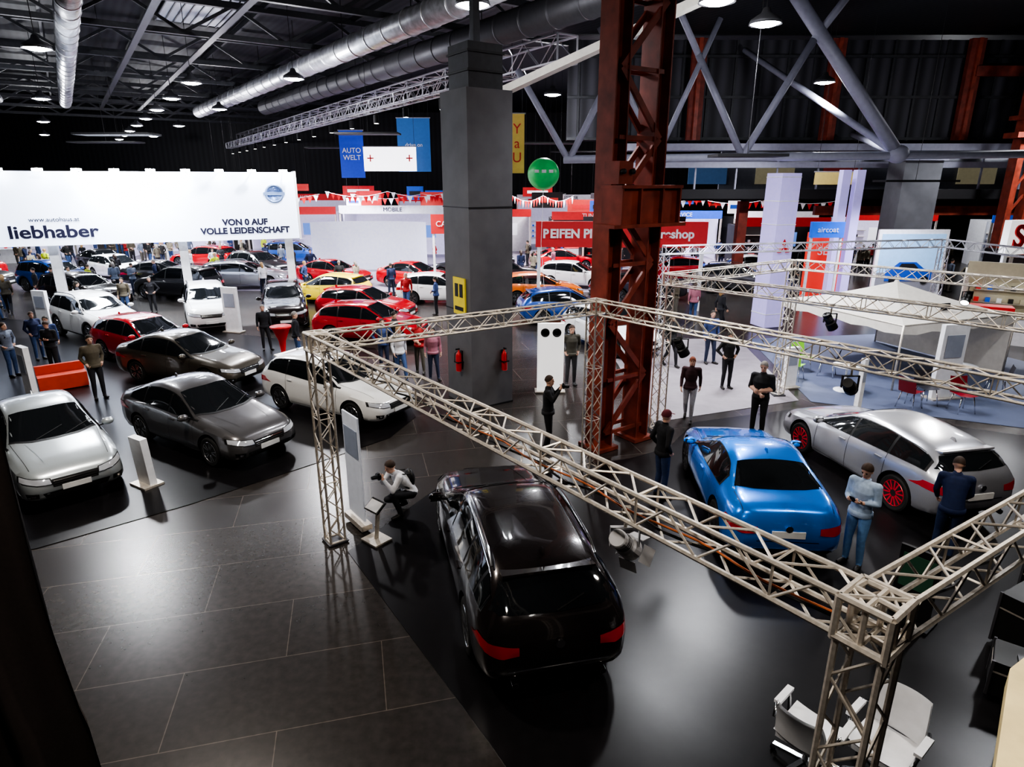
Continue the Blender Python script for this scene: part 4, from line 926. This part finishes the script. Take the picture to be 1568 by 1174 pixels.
totem(-7.35,11.55,1.0,.42,-.55,.05);totem(1.1,17.5,2.0,.75,0,0,True,mat('totem_lit',(.9,.9,.9),.4,emit=.6));totem(-11.3,25.2,1.8,.7,-.3);totem(-13.1,16.4,1.6,.5,-.6)
totem(8.2,17.9,1.2,.4,.3);totem(-19.2,25.6,1.6,.7,-.3);totem(12.1,16.9,2.1,.8,.2);totem(9.2,15.9,1.4,.12,.3)
mb=MB();mb.box((0,0,1.15),(.6,.03,1.9),mat('poster_print',(.62,.66,.74),.5,emit=.1));mb.box((0,-.02,1.6),(.5,.01,.5),mat('poster_photo',(.3,.35,.45),.5));mb.box((0,0,.1),(.7,.2,.1),ALU);mb.obj('roll_up_banner',(-2.72,9.95,.012),-.9)
mb=MB();mb.box((0,0,.02),(.4,.35,.03),ALU);mb.beam((.0,.0,.03),(.0,.08,.6),.06,.04,ALU);mb.box((0,.02,.64),(.34,.24,.03),DARK,R=Matrix.Rotation(.6,3,'X'));mb.box((0,.0,.655),(.29,.19,.012),WHITE,R=Matrix.Rotation(.6,3,'X'));mb.obj('tablet_stand',(-2.3,9.45,.012),-.7)
mb=MB();mb.lathe((0,0,0),[(.25,0),(.25,.03),(.06,.1),(.12,.6),(.28,1.0),(.36,1.08),(.36,1.12),(.001,1.125)],REDM,n=24);mb.obj('bar_table',(-7.9,21.2,.012))
mb=MB();RSM=mat('red_seat',(.55,.06,.03),.6);mb.box((0,0,.23),(1.2,.6,.42),RSM);mb.box((0,.25,.5),(1.2,.12,.35),RSM);mb.obj('bench',(-13.3,17.9,.012),.7)
def chair(name,x,y,rot,m):
    mb=MB()
    mb.grid([[Vector((-.23+.46*i/6,-.22+.44*j/6,.46+.03*((i-3)/3)**2)) for i in range(7)] for j in range(7)],m)
    mb.grid([[Vector((-.23+.46*i/6,.22+.10*j/6,.46+.42*j/6+.02*((i-3)/3)**2)) for i in range(7)] for j in range(7)],m)
    for a,b in((-.2,-.2),(.2,-.2),(.2,.2),(-.2,.2)): mb.tube([(a*.8,b*.8,.45),(a*1.15,b*1.15,0)],.014,CHROME,n=8)
    mb.obj(name,(x,y,.013),rot)
GC=mat('green_shell',(.25,.6,.05),.4);DS=mat('dark_shell',(.04,.04,.05),.4)
chair('shell_chair',8.7,18.7,2.4,GC);chair('shell_chair',9.9,19.1,-2.2,DS);chair('shell_chair',9.3,19.6,0.2,GC)
for x,y in((9.7,17.6),(13.0,17.6),(14.9,15.4)):
    mb=MB();mb.lathe((0,0,0),[(.28,0),(.28,.02),(.03,.04),(.03,.72),(.40,.73),(.40,.76),(.001,.76)],WHITE,n=24);mb.obj('cafe_table',(x,y,.013))
RCH=mat('dark_red_shell',(.25,.02,.03),.4)
for i,(x,y) in enumerate(((11.3,16.4),(10.7,16.1),(13.8,17.2),(11.9,15.8),(14.4,16.3))): chair('shell_chair',x,y,i*2.1,RCH if i%2 else DS)
mb=MB();mb.box((0,0,.95),(1.2,.6,1.9),REDM);mb.box((0,-.31,1.2),(.9,.02,1.1),DARK)
for k in range(4): mb.box((0,-.33,.8+k*.28),(.85,.03,.03),WHITE)
mb.obj('vending_cabinet',(15.9,20.8,.012),-.5)
# white swivel chairs foreground
mb=MB();WL=mat('white_leather',(.75,.76,.78),.35,bump=.05)
for k in range(5):
    t=2*PI*k/5;e_=Vector((.33*math.cos(t),.33*math.sin(t),.07));mb.beam((0,0,.12),e_,.05,.04,CHROME);mb.lathe((e_.x,e_.y,.035),[(.033,-.02),(.033,.02)],DARK,n=12,axis='x')
mb.tube([(0,0,.1),(0,0,.45)],.03,CHROME,n=12)
mb.grid([[Vector((-.26+.52*i/8,-.26+.52*j/8,.50+.03*((i-4)/4)**2-.02*((j)/8))) for i in range(9)] for j in range(9)],WL)
mb.box((0,0,.455),(.48,.48,.07),WL)
G=[[Vector(((-.25+.5*i/8)*(1-.15*(j/8)**2),.26+.03*j/8+.10*(j/8)**2-.05*((i-4)/4)**2,.50+.42*j/8)) for i in range(9)] for j in range(9)];mb.grid(G,WL)
mb.grid([[v+Vector((0,.04,0)) for v in r_] for r_ in G],WL)
for s in(-1,1):
    mb.tube([(s*.27,-.12,.45),(s*.31,-.16,.68),(s*.31,.12,.72),(s*.27,.26,.66)],.02,CHROME,n=8);mb.box((s*.31,-.02,.72),(.07,.30,.035),WL)
me=mb.mesh('swivel_chair')
for x,y,r_ in((3.02,5.05,2.3),(3.70,4.90,-.9)):
    o=bpy.data.objects.new('swivel_chair',me);COL.objects.link(o);o.location=(x,y,.012);o.rotation_euler=(0,0,r_)
mb=MB();BC=mat('black_counter',(.02,.02,.02),.4);mb.box((0,0,.45),(1.6,.5,.9),BC);mb.box((0,0,.92),(1.7,.6,.04),BC)
rb=[mat('bottle_blue',(.03,.08,.5),.2),mat('bottle_green',(.04,.16,.06),.2),WHITE,mat('box_yellow',(.5,.42,.15),.5),DARK]
for i in range(10):
    x=-.75+i*.16;y=random.uniform(-.18,.18)
    if i%3: mb.lathe((x,y,.94),[(.035,0),(.04,.02),(.04,.17),(.015,.22),(.015,.26)],rb[i%5],n=10)
    else: mb.box((x,y,.955),(.2,.26,.02),WHITE,rot=i)
mb.obj('bar_counter',(5.25,4.75,.012),1.0)
mb=MB();mb.box((0,0,.55),(.5,.05,1.1),DARK);mb.box((0,-.03,.75),(.4,.02,.5),mat('screen_dark_green',(.03,.08,.05),.3,emit=.1));mb.box((0,0,.03),(.6,.4,.04),DARK);mb.obj('display_screen',(5.5,7.4,.012),-.9)
for (x,y,w,h,r_) in((6.7,6.9,.6,.7,.5),(5.9,6.1,.5,.45,.9),(7.5,7.4,.7,.8,.2)):
    mb=MB();mb.box((0,0,h/2+.05),(w,w*.8,h),BC)
    for sx in(-1,1):
        for sy in(-1,1):
            mb.box((sx*w/2,sy*w*.4,h/2+.05),(.03,.03,h+.02),DDUCT);mb.lathe((sx*w*.4,sy*w*.3,.025),[(.025,-.015),(.025,.015)],DARK,n=10,axis='x')
    mb.box((0,0,h*.7+.05),(w+.01,w*.8+.01,.02),ALU);mb.obj('flight_case',(x,y,.012),r_)
mb=MB();YB=mat('yellow_board',(.70,.58,.30),.6,scale=9,var=.15)
mb.prism([(.98,.98),(1.28,1.33),(1.9,1.7),(2.2,.9),(1.5,.55)],4.55,4.61,YB)
for x,y in((1.5,.9),(1.75,1.4),(1.9,1.0)): mb.box((x,y,2.27),(.06,.06,4.55),BLK)
mb.obj('gallery_board')
mb=MB();G=[]
for j in range(25):
    t=j/24;z=5.2*(1-t)+.05*t;row=[]
    for i in range(61):
        u=i/60;x=-8.0+4.45*u+(.16*max(0,(t-.45))*2*u if z>1.7 else .1*u);fold=.10*math.sin(u*46+1.2*math.sin(t*3))+.05*math.sin(u*97)
        row.append(Vector((x,4.05+fold*(.5+.6*t),z)))
    G.append(row)
mb.grid(G,CLOTH);mb.tube([(-8.1,4.05,5.22),(-3.5,4.05,5.22)],.03,BLK,n=8)
for x in(-8.0,-3.7): mb.tube([(x,4.22,0),(x,4.22,5.2)],.025,BLK,n=8)
mb.obj('stage_curtain')
# ---------------------------------------------------------------- lighting
w=bpy.data.worlds.new('World');bpy.context.scene.world=w;w.use_nodes=True;w.node_tree.nodes['Background'].inputs[0].default_value=(.3,.4,.6,1);w.node_tree.nodes['Background'].inputs[1].default_value=.1
def fill_panel(x,y,z,sx,sy,e,col):  # added hanging panels that brighten the background stands
    mb=MB();mb.box((0,0,.06),(sx+.06,sy+.06,.08),BLK);o=mb.obj('added_fill_panel',(x,y,z))
    l=bpy.data.lights.new('added_fill_light','AREA');l.shape='RECTANGLE';l.size=sx;l.size_y=sy;l.energy=e;l.color=col;l.spread=math.radians(130)
    lo=bpy.data.objects.new('added_fill_light',l);COL.objects.link(lo);lo.parent=o
    mb=MB();mb.tube([(0,0,.1),(0,0,ZC-z-.1)],.01,BLK,n=4);mb.obj('hanger',parent=o)
for a in((-16,27.5,7.6,3,1,800,(.88,.93,1)),(-7,33,8,3,1,900,(1,.95,1)),(2,41,8,4,1,1200,(1,.93,1)),(17,28,5.8,3,1,450,(.82,.83,1)),(-24,40,8,4,1,1200,(.86,.92,1)),(-12,46,8,4,1,1300,(.93,.92,1)),(15,47,8,4,1,900,(.93,.88,1)),(5,52,8,4,1,1100,(1,.92,.96)),(7,20,6.5,2,1,250,(.93,.92,1))): fill_panel(*a)
# ---------------------------------------------------------------- camera
cd=bpy.data.cameras.new('camera');cam=bpy.data.objects.new('camera',cd);COL.objects.link(cam);cam.location=(0,0,5.8)
cam.rotation_euler=(math.radians(90-17.6),0,0);cd.lens=22.26;cd.sensor_width=36;cd.clip_end=300;cd.clip_start=.05
bpy.context.scene.camera=cam
try:
    bpy.context.scene.view_settings.look='AgX - High Contrast'
except Exception: pass
